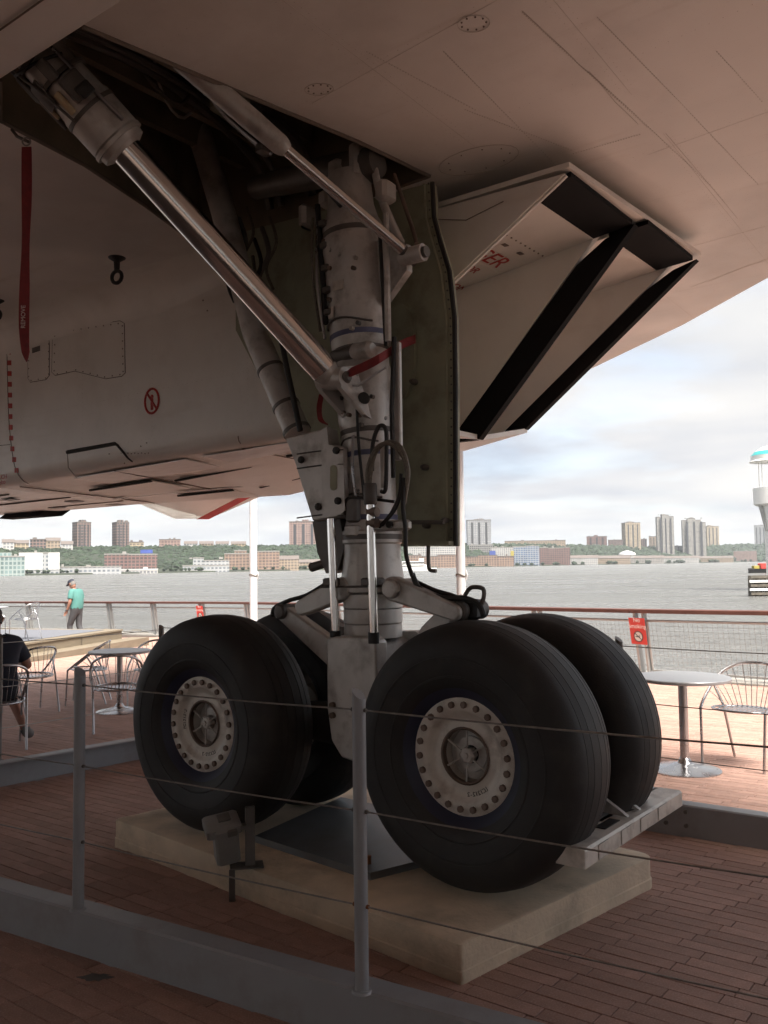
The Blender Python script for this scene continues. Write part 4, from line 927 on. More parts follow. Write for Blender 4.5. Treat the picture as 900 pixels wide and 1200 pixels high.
for y in (528, 545, 603): MB().tube([onO(348, y + 4, -.172), onO(378, y, -.172), onO(402, y - 1 if y < 600 else y + 1, -.192)], .004, 5).build('weld_line', 'gear_dark', fitting)
low = [onO(x, y, -.12) for x, y in ((366, 611), (398, 607), (404, 640), (396, 668), (382, 672), (372, 648))]
MB().prism(low, (0, .12, 0)).build('fitting_foot', 'gear_dark', AC)
MB().tube([onO(365, 665, -.10), onO(378, 661, -.10), onO(392, 655, -.08)], [.026, .024, .03], 12).build('grease_lug', 'gear_dark', AC)
# twin polished pushrods
for x0, y0, x1, y1, o_ in ((388, 608, 393, 742, -.21), (434, 588, 438, 744, -.23)):
    MB().tube([onO(x0, y0, o_), onO(x1, y1, o_)], .022, 20).build('pushrod', 'chrome', AC)
    MB().tube([onO(x1, y1 - 3, o_), onO(x1, y1 + 10, o_)], .028, 12).build('rod_boot', 'black_rubber', AC)
    MB().cbox(onO(x1 - 1, 682, o_ + .04), (.075, .12, .045), .008).build('rod_clamp', 'gear_dark', AC)
MB().tube([onO(376, 688, -.19), onO(455, 687, -.19)], .006, 6).build('tie_wire', 'gear_dark', AC)
for y in (613, 600): MB().tube([onO(432, y, -.23), onO(442, y, -.23)], .026, 10).build('rod_collar', 'bolt', AC)
MB().lathe([(.03, -.05), (.036, -.04), (.036, .05), (.03, .06)], onO(434, 580, -.23), 'Z', 14).build('union', 'gear_dark', AC)
MB().cbox(onO(460, 616, -.15), (.22, .05, .055), .012).build('clamp_bar', 'gear', AC)
MB().lathe([(.018, 0), (.018, -.02)], onO(458, 615, -.175), 'Y', 8).build('bolt', 'black_rubber', AC)
MB().cbox(onO(414, 597, -.15), (.075, .06, .14), .012).build('valve_body', 'gear_dark', AC); MB().cbox(onO(414, 622, -.15), (.085, .06, .06), .008).build('valve_body', 'gear', AC)
# hoses
def hose(pix, r, m='hose'): MB().tube([onO(*q) for q in pix], r, 8, sub=7).build('hose', m, AC)
hose([(433, 575, -.22), (434, 555, -.23), (440, 530, -.23), (455, 518, -.22), (470, 525, -.20), (478, 550, -.19), (476, 575, -.18)], .012)
hose([(431, 570, -.23), (431, 548, -.24), (441, 525, -.24), (456, 520, -.23), (472, 535, -.2), (477, 560, -.19), (474, 590, -.18)], .010)
hose([(474, 560, -.19), (472, 590, -.2), (475, 620, -.19), (476, 650, -.19), (483, 675, -.19)], .011, 'black_rubber')
hose([(470, 555, -.19), (468, 580, -.19), (458, 602, -.19), (444, 618, -.2)], .009, 'black_rubber')
hose([(472, 570, -.2), (464, 596, -.2), (448, 616, -.2)], .007, 'black_rubber')
hose([(404, 604, -.18), (405, 588, -.18), (412, 583, -.18), (430, 584, -.2), (462, 588, -.16)], .008, 'black_rubber')
hose([(483, 672, -.16), (492, 690, -.15), (515, 700, -.15), (548, 702, -.15), (562, 710, -.15), (567, 722, -.15)], .014, 'black_rubber')
hose([(490, 683, -.12), (510, 692, -.12), (530, 698, -.12), (548, 706, -.12)], .012, 'black_rubber')
hose([(388, 680, -.1), (360, 697, -.1), (338, 704, -.1), (322, 712, -.1), (319, 722, -.1)], .012, 'black_rubber')
hose([(380, 690, -.12), (352, 700, -.12), (334, 706, -.12), (328, 718, -.12)], .010, 'black_rubber')
hose([(436, 552, -.2), (437, 520, -.2), (444, 500, -.19), (452, 503, -.19), (453, 530, -.19), (452, 572, -.19), (447, 576, -.18)], .011, 'black_rubber')
MB().cbox(onO(449, 545, -.155), (.028, .02, .24), .004).build('pale_strip', 'rim', leg)
# torque links over the wheels
def link_arm(pts, w0, w1, o_, t_=.07, m='gear', name='torque_link'):
    a, c = [onO(x, y, o_) for x, y in pts]; dd = (c - a).normalized(); n_ = dd.cross(Vector((0, 1, 0))).normalized()
    ring_ = []
    for k in range(9): an = math.pi / 2 + math.pi * k / 8; ring_.append(a + n_ * w0 * math.sin(an) + dd * w0 * math.cos(an))
    for k in range(9): an = -math.pi / 2 + math.pi * k / 8; ring_.append(c + n_ * w1 * math.sin(an) + dd * w1 * math.cos(an))
    o2 = MB().prism(ring_, (0, t_, 0)).build(name, m, AC); bv = o2.modifiers.new('bevel', 'BEVEL'); bv.width = .01; bv.segments = 2; return o2
link_arm([(458, 690), (530, 718)], .062, .04, -.19); link_arm([(533, 708), (500, 745)], .045, .055, -.13)
link_arm([(398, 690), (352, 712)], .062, .045, -.17); link_arm([(328, 717), (392, 770)], .045, .07, -.14)
for x, y, o_, r_ in ((458, 690, -.20, .05), (329, 717, -.15, .042), (538, 716, -.14, .05)):
    MB().lathe([(r_, .2), (r_, -.01), (r_ * .8, -.02), (r_ * .4, -.022)], onO(x, y, o_), 'Y', 20).build('pivot_pin', 'gear' if x == 458 else 'gear_dark', AC)
MB().prism([onO(x, y, .0) for x, y in ((345, 722), (372, 716), (400, 735), (392, 748))], (0, .05, 0)).build('torque_link', 'plate', AC)
# lifting handle bow and junction box on the front link
MB().tube([onO(x, y, -.13) for x, y in ((541, 714), (544, 700), (550, 690), (557, 688), (566, 690), (567, 699), (563, 712))], .011, 8, sub=3).build('lifting_bow', 'gear_dark', AC)
MB().cbox(onO(552, 714, -.08), (.10, .08, .10), .015).build('junction_box', 'black_rubber', AC)
# spray deflector in front of the leading wheels: tray with two stay brackets
dz_ = .455
q0, q1, q2, q3 = (1.285, -.40), (1.415, -.40), (1.415, .74), (1.285, .74)
tray = MB()
pr = [(1.285, .0), (1.405, .0), (1.415, -.01), (1.415, -.075), (1.405, -.08), (1.40, -.07), (1.40, -.015), (1.285, -.012)]
tray.loft([[(f, o, dz_ + h) for f, h in pr] for o in (-.40, .74)])
dft = tray.build('spray_deflector', 'rim', AC)
MB().box((1.35, -.403, dz_ - .038), (.128, .006, .074)).build('end_plate', 'rim', dft)
for o_ in (-.22, .02, .24, .46): MB().cbox((1.4175, o_, dz_ - .04), (.005, .12, .06), .002).build('rib_plate', 'rim', dft)
arc = lambda oc: [(1.29 + .0, oc - .26, dz_ - .006)] + [(1.30 - .0 + -.07 + .10 * math.sin(math.pi * k / 10), oc - .22 + .44 * k / 10, dz_ + .002) for k in range(11)] + [(1.25, oc + .26, dz_ - .006)]
for o_ in (.10, .24):
    MB().prism([(1.39, o_, dz_ + .01), (1.36, o_, dz_ + .03), (1.12, o_, dz_ + .17), (1.02, o_, dz_ + .30), (1.0, o_, dz_ + .22), (1.1, o_, dz_ + .02)], (0, .024, 0)).build('stay_bracket', 'gear', dft)
MB().tube([(1.1, .17, dz_ + .05), (.86, .17, hubz)], .03, 10).build('stay_arm', 'gear_dark', dft)
MB().box((1.345, -.02, dz_ + .003), (.05, .16, .004)).build('slot', 'black', dft)
MB().cbox((1.26, .17, dz_ - .006), (.1, .34, .012), .003).build('centre_plate', 'beam', dft); MB().cbox((1.25, .66, dz_ - .006), (.1, .14, .012), .003).build('tongue', 'beam', dft)
MB().cbox((1.26, -.36, dz_ - .006), (.08, .08, .012), .003).build('tongue', 'beam', dft)
# tie-down eyes under the wing
for x, y, s_ in ((137, 302, 1.25), (-3, 352, 1.1)):
    p = onZ(x, y, zw(-2, 0)); e = empty('tie_down_eye', p, 0, AC)
    MB().lathe([(.055 * s_, .01), (.05 * s_, -.004), (.018 * s_, -.03), (.016 * s_, -.075 * s_)], n=14).build('stem', 'black', e)
    MB().tube([(.036 * s_ * math.cos(a), .01 * math.cos(a), -.115 * s_ + .036 * s_ * math.sin(a)) for a in [2 * math.pi * k / 18 for k in range(18)]], .011 * s_, 8, closed=True).build('ring', 'black', e)
p = onZ(155, 334, zw(-2, 0)); sc_ = empty('drain_mast', p, 0, AC); MB().lathe([(.05, .02), (.045, -.005), (.018, -.02), (.02, -.04)], n=14).build('cup', 'black', sc_)
MB().tube([onO(14, 152, -1.45), onO(20, 160, -1.45), onO(33, 166, -1.45)], .008, 8).build('pin_bracket', 'gear_dark', AC)

# small hardware that crowds the leg
for k in range(26):
    z = random.uniform(1.9, 3.4); a = random.uniform(-2.6, -.5); r_ = .142 if z < 2.35 else .162 if z < 2.75 else .178
    c = ax(z) + Vector((math.cos(a) * r_, math.sin(a) * r_, 0)); MB().lathe([(.012, -.012), (.012, .01), (.007, .014)], c, 'Y', 8).build('bolt', random.choice(('bolt', 'gear_dark', 'gear')), leg)
for z, a, w_, h_ in ((3.12, -1.5, .07, .05), (2.98, -1.9, .05, .06), (2.12, -1.75, .05, .04), (2.02, -1.2, .04, .07)):
    c = ax(z) + Vector((math.cos(a) * (.18 if z > 2.6 else .143), math.sin(a) * (.18 if z > 2.6 else .143), 0)); MB().box(c, (w_, .006, h_), a + math.pi / 2).build('placard', 'rim', leg)
for z in (2.93, 2.28, 1.98):
    r_ = .179 if z > 2.8 else .142
    MB().tube([ax(z) + Vector((math.cos(a) * r_, math.sin(a) * r_, .012 * math.sin(3 * a))) for a in [-2.7 + .2 * k for k in range(12)]], .006, 6).build('pipe', 'gear_dark', leg)
for k, (f_, z0, z1) in enumerate(((-.13, 2.85, 3.5), (-.16, 2.9, 3.55), (.02, 1.92, 2.3), (.07, 1.95, 2.62))):
    MB().tube([ax(z0) + Vector((f_, -.15, 0)), ax((z0 + z1) / 2) + Vector((f_ * 1.05, -.175, 0)), ax(z1) + Vector((f_, -.15, 0))], .008, 8, sub=4).build('pipe', ('alu', 'hose', 'alu', 'black_rubber')[k], leg)

# ================================================================== THINGS ON THE PIER
# concrete pad under the bogie
pad = MB(); sp4 = [Vector(p) for p in slab_pts]; H0 = .153
def pad_ring(z, ins):
    c = sum(sp4, Vector()) / 4; r = []
    for i, p in enumerate(sp4):
        a = (sp4[i - 1] - p).normalized(); b_ = (sp4[(i + 1) % 4] - p).normalized(); q = p + (a + b_) * ins
        rad = .07 if i == 1 else .02
        for k in range(6):
            t_ = k / 5; r.append((q + a * rad * (1 - t_) ** 2 + b_ * rad * t_ ** 2) + Vector((0, 0, z)))
    return r
pad.loft([pad_ring(-.012, 0), pad_ring(.045, .0), pad_ring(.05, .004), pad_ring(H0 - .006, .004), pad_ring(H0, .012)])
pad_o = pad.build('concrete_pad', 'concrete'); tag(pad_o, 'thick tan concrete pad under the landing gear wheels', 'pad')
pl_ = [wld(*q, H0) for q in ((-.47, -.40), (.38, -.49), (.50, -.12), (.42, .42), (-.6, .46))]
spl = empty('steel_plate', pl_[0]); tag(spl, 'dark grey steel load plate lying on the concrete pad between the wheels', 'plate')
MB().prism([p - pl_[0] for p in pl_], (0, 0, .035)).build('plate', 'plate', spl)
MB().tube([Vector(wld(.3, -.4, H0 + .036)) - pl_[0], Vector(wld(.3, -.4, H0 + .075)) - pl_[0]], .012, 8).build('stud', 'rust', spl)

# cable barrier round the gear
bar = empty('cable_barrier', (-.095, 3.07, 0)); tag(bar, 'grey steel kerb barrier with tubular posts and wire cables round the gear', 'barrier')
BO = Vector((-.095, 3.07, 0))
FD = Vector((.856, -.517, 0)); FNn = Vector((.517, .856, 0)); f_base = Vector((-.13, 3.09, 0))
cornerA = f_base - FD * 3.55; cornerB = f_base + FD * 3.9
far_a = wld(-3.52, 1.5, 0); far_b = wld(3.4, 1.5, 0); near_a = wld(-3.52, -1.55, 0)
def kerb(a, b_, nrm, h=.18, w=.11, bolts=False, name='kerb_beam'):
    z0, z1 = gz(a.y), gz(b_.y); a = a - BO; b_ = b_ - BO; dd = (b_ - a).normalized()
    ring_ = lambda p, z: [p + nrm * u + Vector((0, 0, z + v)) for u, v in ((0, -.01), (0, h - .008), (.008, h), (w - .008, h), (w, h - .008), (w, h - .012), (.012, h - .014), (.012, .0), (w, .0), (w, -.01))]
    return MB().loft([ring_(a, z0), ring_(b_, z1)]).build(name, 'beam', bar)
kerb(cornerA, cornerB, FNn)
kerb(near_a + OH * .0, far_a, FH * -1 * -1, h=.2)
kerb(far_a, far_b, OH, h=.2)
for k in range(6):
    for z_ in (.06, .14):
        p = wld(-2.6 + k * .9 + .05, 1.5, z_); 
        for e_ in (0, .12): MB().tube([p + FH * e_ - BO, p + FH * e_ - OH * .014 - BO], .012, 8).build('bolt', 'gear_dark', bar)
def post(p, z0, z1=1.18, m='beam', r=.0235, cut=.018):
    p = Vector((p.x, p.y, 0)) - BO; n = 20; ring0 = []; ring1 = []
    for k in range(n):
        a = 2 * math.pi * k / n; u = Vector((math.cos(a) * r, math.sin(a) * r, 0)); ring0.append(p + u + Vector((0, 0, z0))); ring1.append(p + u + Vector((0, 0, z1 - .01 + cut * math.cos(a - 2.4))))
    o = MB().loft([ring0, ring1], smooth=True).build('post', m, bar)
    MB().lathe([(r + .012, z0), (r + .008, z0 + .008), (r, z0 + .01)], p, n=20).build('weld_collar', m, bar)
    return o
fposts = [Vector((-1.31, 3.82, 0)), Vector((-.095, 3.07, 0))]; stp = fposts[1] - fposts[0]
fposts = [fposts[0] - stp] + fposts + [fposts[1] + stp, fposts[1] + stp * 2]
for p in fposts: post(p, .176)
aposts = [wld(-3.57, -1.3, 0), wld(-3.57, -.1, 0), wld(-3.57, 1.45, 0)]
oposts = [wld(-3.57 + 1.445 * k, 1.55, 0) for k in (1, 2, 3, 4)]
for p in aposts[:2] + [aposts[2]] + oposts: post(p, .19 + gz(p.y), 1.15 + gz(p.y), 'gear_dark')
def cable(a, b_, z, sag=.006):
    a = a - BO; b_ = b_ - BO; MB().tube([a + (b_ - a) * t_ + Vector((0, 0, z - sag * 4 * t_ * (1 - t_))) for t_ in (0, .25, .5, .75, 1)], .0032, 6).build('cable', 'cable', bar)
for z in (1.115, .775, .46):
    for a, b_ in zip(fposts, fposts[1:]): cable(a, b_, z)
    for a, b_ in zip(oposts, oposts[1:]): cable(Vector(a), Vector(b_), z - .03)
    cable(aposts[2], oposts[0], z - .05); cable(aposts[1], aposts[2], z - .07); cable(aposts[0], aposts[1], z - .07); cable(fposts[0], aposts[0], z - .03)
    for p in fposts: MB().tube([p - BO + FD * -.03 + Vector((0, 0, z)), p - BO + FD * .03 + Vector((0, 0, z))], .0075, 8).build('ferrule', 'rust' if z < .7 and p is fposts[2] else 'gear_dark', bar)

# ground floodlight on a stake
fl = empty('floodlight', gnd(272, 1056)); tag(fl, 'small grey box floodlight on a ground stake before the concrete pad', 'floodlight')
fp = fl.location.copy()
rel = lambda x, y, dY=0: atY(x, y, fp.y + dY) - fp
MB().box(rel(272, 1038) , (.028, .012, .15)).build('stake', 'gear_dark', fl)
MB().box(rel(289, 1014), (.16, .10, .006), .2).build('bracket', 'gear_dark', fl)
MB().box(rel(293, 980), (.045, .03, .28), .25).build('upright', 'gear_dark', fl)
MB().box(rel(287, 968), (.05, .05, .02), .25).build('bracket', 'gear_dark', fl)
tl = Matrix.Rotation(R(-8), 3, 'Y') @ Matrix.Rotation(R(18), 3, 'X')
hd = MB().cbox(rel(265, 987), (.115, .10, .20), .012, .35, tl).build('housing', 'lamp', fl)
MB().cbox(rel(260, 967), (.17, .135, .06), .01, .35, tl).build('hood', 'lamp', fl)
MB().cbox(rel(272, 976, -.055), (.05, .02, .04), .006, .35, tl).build('hinge', 'gear_dark', fl)
MB().cbox(rel(262, 958), (.06, .06, .012), .003, .35, tl).build('gasket', 'gear_dark', fl)

# red streamers
def streamer(name, pts, w, label, wd=Vector((1, 0, 0)), sub=5):
    e = empty(name, pts[0]); tag(e, label, 'streamer', 'red warning streamers')
    P = smooth_path(pts, sub); q = []
    for i, p in enumerate(P):
        tw = wd.copy(); tw.rotate(Matrix.Rotation(.35 * math.sin(i * .6), 3, 'Z')); ww = w * (1 if i < len(P) - 2 else .55 if i < len(P) - 1 else .05)
        q.append([p - pts[0] + tw * ww / 2, p - pts[0] - tw * ww / 2])
    b_ = MB(); b_.loft([[r[0], r[1], r[1] + Vector((0, .004, 0)), r[0] + Vector((0, .004, 0))] for r in q]); b_.build('webbing', 'red_cloth', e); return e
Yb = wld(*onO(31, 170, -1.45)[:2], 0).y
se = streamer('streamer', [atY(31, 172, Yb), atY(31, 240, Yb), atY(29, 320, Yb), atY(28, 385, Yb), atY(31, 424, Yb)], .047, 'long red warning streamer hanging from the wing at the left edge')
MB().tube([atY(31, 166, Yb) + Vector((.02 * math.cos(a), 0, .02 * math.sin(a))) - Vector(se.location) for a in [k / 12 * 2 * math.pi for k in range(12)]], .004, 6, closed=True).build('ring', 'cable', se)
text('stencil', 'REMOVE', .03, 'white', se, basis((0, 0, 1), (-1, 0, 0), (0, -1, 0), atY(28.5, 372, Yb) - Vector(se.location) + Vector((0, -.012, 0))))
W2 = lambda x, y, o_: wld(*onO(x, y, o_))
streamer('streamer', [W2(487, 397, .22), W2(470, 404, .02), W2(448, 418, -.20), W2(430, 428, -.23), W2(402, 440, -.25)], .05, 'short red warning streamer wrapped across the landing gear leg', Vector((0, .1, 1)).normalized())
streamer('streamer', [W2(377, 462, -.1), W2(374, 478, -.1), W2(376, 492, -.1), W2(384, 498, -.1)], .03, 'small red streamer end dangling behind the chrome ram foot')

# ---- river railing
rail = empty('river_railing', (5.36, 12.8, gz(12.8))); tag(rail, 'river railing with red brown hardwood cap and wire mesh panels', 'railing')
RO_ = Vector(rail.location)
cum = [0]
for a, c in zip(RAIL, RAIL[1:]): cum.append(cum[-1] + (c - a).length)
def rp_at(s):
    for i in range(len(RAIL) - 1):
        if cum[i + 1] >= s: u = (s - cum[i]) / (cum[i + 1] - cum[i]); p = RAIL[i].lerp(RAIL[i + 1], u); t_ = (RAIL[i + 1] - RAIL[i]).normalized(); break
    else: p = RAIL[-1]; t_ = (RAIL[-1] - RAIL[-2]).normalized()
    nin = Vector((-t_.y, t_.x, 0))      # toward the deck
    return p, t_, nin
LEAN = .17
def rpt(s, h, off=0.0):
    p, t_, n_ = rp_at(s); return Vector((p.x, p.y, gz(p.y))) + n_ * (LEAN * h / 1.06 + off) + Vector((0, 0, h)) - RO_
s0, s1 = 22.0, cum[-1] - 1
seg = 3.1; s = s0
while s < s1:
    e_ = min(s + seg, s1)
    rings = []
    for k in range(5):
        q = s + .008 + (e_ - s - .016) * k / 4
        rings.append([rpt(q, 1.0, -.09), rpt(q, 1.055, -.09), rpt(q, 1.065, -.08), rpt(q, 1.065, .08), rpt(q, 1.055, .09), rpt(q, 1.0, .09)])
    MB().loft(rings).build('cap_rail', 'wood_cap', rail); s = e_
anchor = None
best = min(range(2400, 6000), key=lambda i: abs(proj(rpt(i * .01, .5) + RO_)[0] - 754))
sA = best * .01; PS = 2.25
posts_s = sorted([sA + k * PS for k in range(-8, 18) if s0 < sA + k * PS < s1])
for q in posts_s:
    p, t_, n_ = rp_at(q)
    for e_ in (-.075, .075):
        a = rpt(q + e_, -.02); b_ = rpt(q + e_, 1.0); 
        MB().prism([a + t_ * .016 + n_ * .07, a + t_ * .016 - n_ * .07, b_ + t_ * .016 - n_ * .045, b_ + t_ * .016 + n_ * .045], t_ * -.032).build('post', 'rail_steel', rail)
    MB().box(rpt(q, .012), (.26, .2, .03), math.atan2(t_.y, t_.x)).build('base_plate', 'rail_steel', rail)
for a, b_ in zip(posts_s, posts_s[1:]):
    a += .12; b_ -= .12
    fr = MB()
    for pq in (((a, .88), (b_, .88)), ((a, .10), (b_, .10)), ((a, .10), (a, .88)), ((b_, .10), (b_, .88))):
        fr.tube([rpt(*pq[0]), rpt(*pq[1])], .02, 6)
    pn = fr.build('mesh_panel', 'rail_steel', rail)
    wr = MB(); n_ = int((b_ - a) / .075)
    for k in range(1, n_): q = a + (b_ - a) * k / n_; wr.tube([rpt(q, .11), rpt(q, .87)], .0026, 3, caps=False)
    for k in range(1, 10): h = .10 + .078 * k; wr.tube([rpt(a, h), rpt((a + b_) / 2, h), rpt(b_, h)], .0026, 3, caps=False)
    tag(wr.build('wire_mesh', 'wire', pn), kind='stuff')
# kerb strip on which the railing stands
ks = MB(); rr2 = []
for k in range(60):
    q = s0 + (s1 - s0) * k / 59; p, t_, n_ = rp_at(q); g = Vector((p.x, p.y, gz(p.y)))
    rr2.append([g + n_ * .22 + Vector((0, 0, -.02)), g + n_ * .22 + Vector((0, 0, .03)), g - n_ * .33 + Vector((0, 0, .03)), g - n_ * .33 + Vector((0, 0, -.02))])
tag(ks.loft(rr2).build('kerb', 'pier'), 'pale concrete kerb strip under the river railing', 'kerb', kind='structure')

# no smoking signs on the posts
def sign(q, w, h, zc, label, big):
    p, t_, n_ = rp_at(q); up_ = (n_ * LEAN / 1.06 + Vector((0, 0, 1))).normalized(); x_ = -t_; nn_ = x_.cross(up_).normalized()
    c = rpt(q, zc, .07) + RO_
    if nn_.dot(EYEV - c) < 0: x_ = -x_; nn_ = x_.cross(up_).normalized()
    c += nn_ * .02
    e = empty('sign', c); e.matrix_world = basis(x_, up_, nn_, c); tag(e, label, 'sign', 'red no smoking signs')
    MB().box((0, 0, 0), (w, h, .006)).build('panel', 'sign_red', e)
    text('lettering', 'No\nSmoking', .088 * w / .32 * 1.2, 'white', e, basis((1, 0, 0), (0, 1, 0), (0, 0, 1), (0, h * .30, .004)))
    r_ = h * .19; cy = -h * .2
    MB().lathe([(r_, 0.0032), (r_, .0045)], (0, cy, 0), n=28).build('disc', 'white', e)
    MB().tube([(r_ * math.cos(a), cy + r_ * math.sin(a), .005) for a in [k / 28 * 2 * math.pi for k in range(28)]], r_ * .09, 5, closed=True).build('ring', 'black', e)
    ic = MB(); ic.box((-.01, cy - .004, .006), (r_ * 1.1, r_ * .16, .002)); ic.box((r_ * .3, cy + r_ * .22, .006), (r_ * .5, r_ * .08, .002), .5); ic.build('cigarette', 'black', e)
    MB().box((0, cy, .0085), (r_ * 1.9, r_ * .14, .002), -.72).build('slash', 'black', e)
sign(sA, .30, .42, .72, 'red no smoking sign on the railing post beside the right-hand table', True)
bestL = min(posts_s, key=lambda q: abs(proj(rpt(q, .5) + RO_)[0] - 237))
bl = min(range(0, int(cum[-1] * 100)), key=lambda i: abs(proj(rpt(i * .01, .8) + RO_)[0] - 237) + (0 if proj(rpt(i * .01, .8) + RO_)[1] < 780 else 999))
sign(bl * .01, .30, .42, .74, 'red no smoking sign on the railing peeping above the rear tyre', True)

# flagpoles
for x, Y, r_, ytop, lab in ((297, 20.0, .085, 'tall white flagpole standing before the railing, nearer the landing gear strut\'s left', 'L'), (540, 14.6, .075, 'tall white flagpole rising behind the green leg door', 'R')) if False else ((297, 20.0, .085, 9, 'tall white flagpole left of the landing gear strut, halyard tied low'), (540, 14.6, .075, 9, 'tall white flagpole rising just right of the green leg door')):
    p = atY(x, 668, Y); z0 = gz(Y); e = empty('flagpole', (p.x, Y, z0)); tag(e, lab, 'flagpole', 'white flagpoles')
    MB().tube([(0, 0, 0), (0, 0, 4), (0, 0, 9)], [r_, r_, r_ * .6], 20).build('pole', 'white_pole', e)
    MB().lathe([(r_ * 2.2, 0), (r_ * 2.0, .05), (r_ * 1.2, .08), (r_, .1)], n=20).build('base_collar', 'white_pole', e)
    zc = atY(x, 674, Y).z - z0
    MB().tube([(r_ * 1.08 * math.cos(a), r_ * 1.08 * math.sin(a), zc + .02 * math.sin(a * 2)) for a in [k / 14 * 2 * math.pi for k in range(14)]], .012, 6, closed=True).build('halyard', 'timber', e)
    MB().tube([(r_ * 1.1, -.02, zc + .08), (r_ * 1.35, -.04, zc), (r_ * 1.1, -.02, zc - .08)], .014, 6).build('cleat', 'white_pole', e)

# timber fender behind the railing
tf = empty('timber_fender', (-9.5, 31.2, -2)); tag(tf, 'row of weathered timber fender piles behind the left railing', 'fender')
for k in range(34):
    q = rp_at(cum[-1] - 22 + k * .36); p = q[0] - q[2] * .75
    h = -.02 + random.uniform(-.1, .08) + gz(p.y) * .9
    MB().cbox(Vector((p.x, p.y, (h - 3.6) / 2)) - Vector(tf.location), (.31, .28, h + 3.6), .03, math.atan2(q[1].y, q[1].x)).build('pile', 'timber', tf)

# stage platform at left
A = gnd(64, 772); B = gnd(168, 757); dd = (B - A).normalized(); nb_ = Vector((-dd.y, dd.x, 0)); 
if nb_.x > 0: nb_ = -nb_
st_ = empty('stage', A); tag(st_, 'low tan plywood stage with a grey top and a step', 'stage')
zA = A.z; Ls = (B - A).length
def blk(u0, u1, v0, v1, z0, z1, m, name):
    P = [dd * u0 + nb_ * v0, dd * u1 + nb_ * v0, dd * u1 + nb_ * v1, dd * u0 + nb_ * v1]; P = [Vector((p.x, p.y, z0)) for p in P]
    return MB().prism(P, (0, 0, z1 - z0)).build(name, m, st_)
blk(-7, Ls + .3, 0, .5, -.35, .12, 'ply', 'step'); 
blk(-7, Ls - .2, .5, 9, -.35, .31, 'ply', 'box'); blk(-7, Ls - .2, .47, 9, .32, .36, 'ply', 'top_board'); blk(-6.9, Ls - .55, .8, 8.9, .362, .37, 'grey_deck', 'carpet')
for k in range(5): blk(-7 + k * 2.2, -7 + k * 2.2 + .01, .465, .47, .0, .32, 'door_gap', 'joint')

# ---- café furniture
def make_chair():
    e = empty('cafe_chair'); al = 'alu'
    hoop = [(-.265, .20, .455), (-.275, .12, .52), (-.268, -.02, .63), (-.235, -.15, .725), (-.14, -.25, .785), (0, -.285, .80), (.14, -.25, .785), (.235, -.15, .725), (.268, -.02, .63), (.275, .12, .52), (.265, .20, .455)]
    HP = smooth_path(hoop, 5); MB().tube(HP, .0125, 10).build('back_hoop', al, e)
    for s_ in (-1, 1):
        MB().tube([(s_ * .265, .20, .46), (s_ * .25, .225, .0)], .0115, 10).build('leg', al, e)
        MB().tube([(s_ * .262, -.03, .635), (s_ * .235, -.14, .44), (s_ * .215, -.27, .0)], .0115, 10).build('leg', al, e)
    sr = [(.245 * math.cos(a), .235 * math.sin(a) - .01, .445 + .012 * math.sin(a)) for a in [2 * math.pi * k / 32 for k in range(32)]]
    MB().tube(sr, .010, 8, closed=True).build('seat_frame', al, e)
    for k in range(13):
        x = -.216 + k * .036; ym = .235 * math.sqrt(max(.02, 1 - (x / .245) ** 2))
        MB().prism([(x - .013, -ym - .01, .441), (x + .013, -ym - .01, .441), (x + .013, 0, .425), (x - .013, 0, .425)], (0, 0, .004)).add([(x - .013, 0, .425), (x + .013, 0, .425), (x + .013, ym - .01, .447), (x - .013, ym - .01, .447)], [(0, 1, 2, 3)]).build('seat_slat', 'alu', e)
    for k in range(15):
        u = .16 + .68 * k / 14; p = HP[int(u * (len(HP) - 1))]; a = math.pi + (u - .0) * math.pi
        q = Vector((.24 * math.cos(a), .23 * math.sin(a) - .01, .44)); MB().tube([p, (p + q) / 2 + Vector((0, -.012, 0)), q], .0034, 5).build('spindle', al, e)
    return e
def make_table():
    e = empty('cafe_table')
    MB().lathe([(.0, .705), (.355, .705), (.37, .712), (.372, .728), (.366, .735), (0, .735)], n=48).build('table_top', 'table_top', e)
    MB().lathe([(.035, .02), (.035, .706)], n=18).build('pedestal', 'alu', e)
    MB().lathe([(.275, 0), (.275, .008), (.26, .014), (.15, .032), (.06, .06), (.036, .10)], n=40).build('base', 'alu', e)
    return e
C0, T0 = make_chair(), make_table(); used = [False, False]
def put(src, k, x, y, z, rz, label, cat, group):
    o = src if not used[k] else copy_tree(src); used[k] = True
    o.location = (x, y, z); o.rotation_euler = (0, 0, rz); tag(o, label, cat, group)
    return o
def table(px_, py_, label, z=None):
    p = gnd(px_, py_); return put(T0, 1, p.x, p.y, p.z + .004, 0, label, 'table', 'round cafe tables')
def chair(x, y, face, label, z=None):
    return put(C0, 0, x, y, (gz(y) + .003) if z is None else z, face, label, 'chair', 'aluminium cafe chairs')
face = lambda dx, dy: math.atan2(-dx, dy)
table(803, 903, 'round metal cafe table beside the railing at the right edge')
chair(2.90, 7.28, face(-.73, -.69), 'aluminium cafe chair at the right-hand table under the railing')
table(140, 834, 'round metal cafe table half hidden by the rear tyre')
chair(-2.88, 9.55, face(-.25, 1), 'aluminium cafe chair with its back to us at the table by the rear tyre')
chair(-3.93, 11.75, face(-1, -.15), 'aluminium cafe chair turned sideways left of the table by the rear tyre')
chair(-3.0, 11.5, face(-.1, -1), 'aluminium cafe chair on the far side of the table by the rear tyre')
chair(-4.35, 10.95, face(-.75, .6), 'dark backed aluminium cafe chair beyond the seated person')
table(-6, 815, 'round metal cafe table in front of the seated person at the left edge')
chair(-3.70, 8.50, face(-.55, .85), 'aluminium cafe chair the seated person sits on')
chair(-6.0, 13.6, face(.8, -.4), 'aluminium cafe chair in front of the stage step at the left edge')
zst = A.z + .372
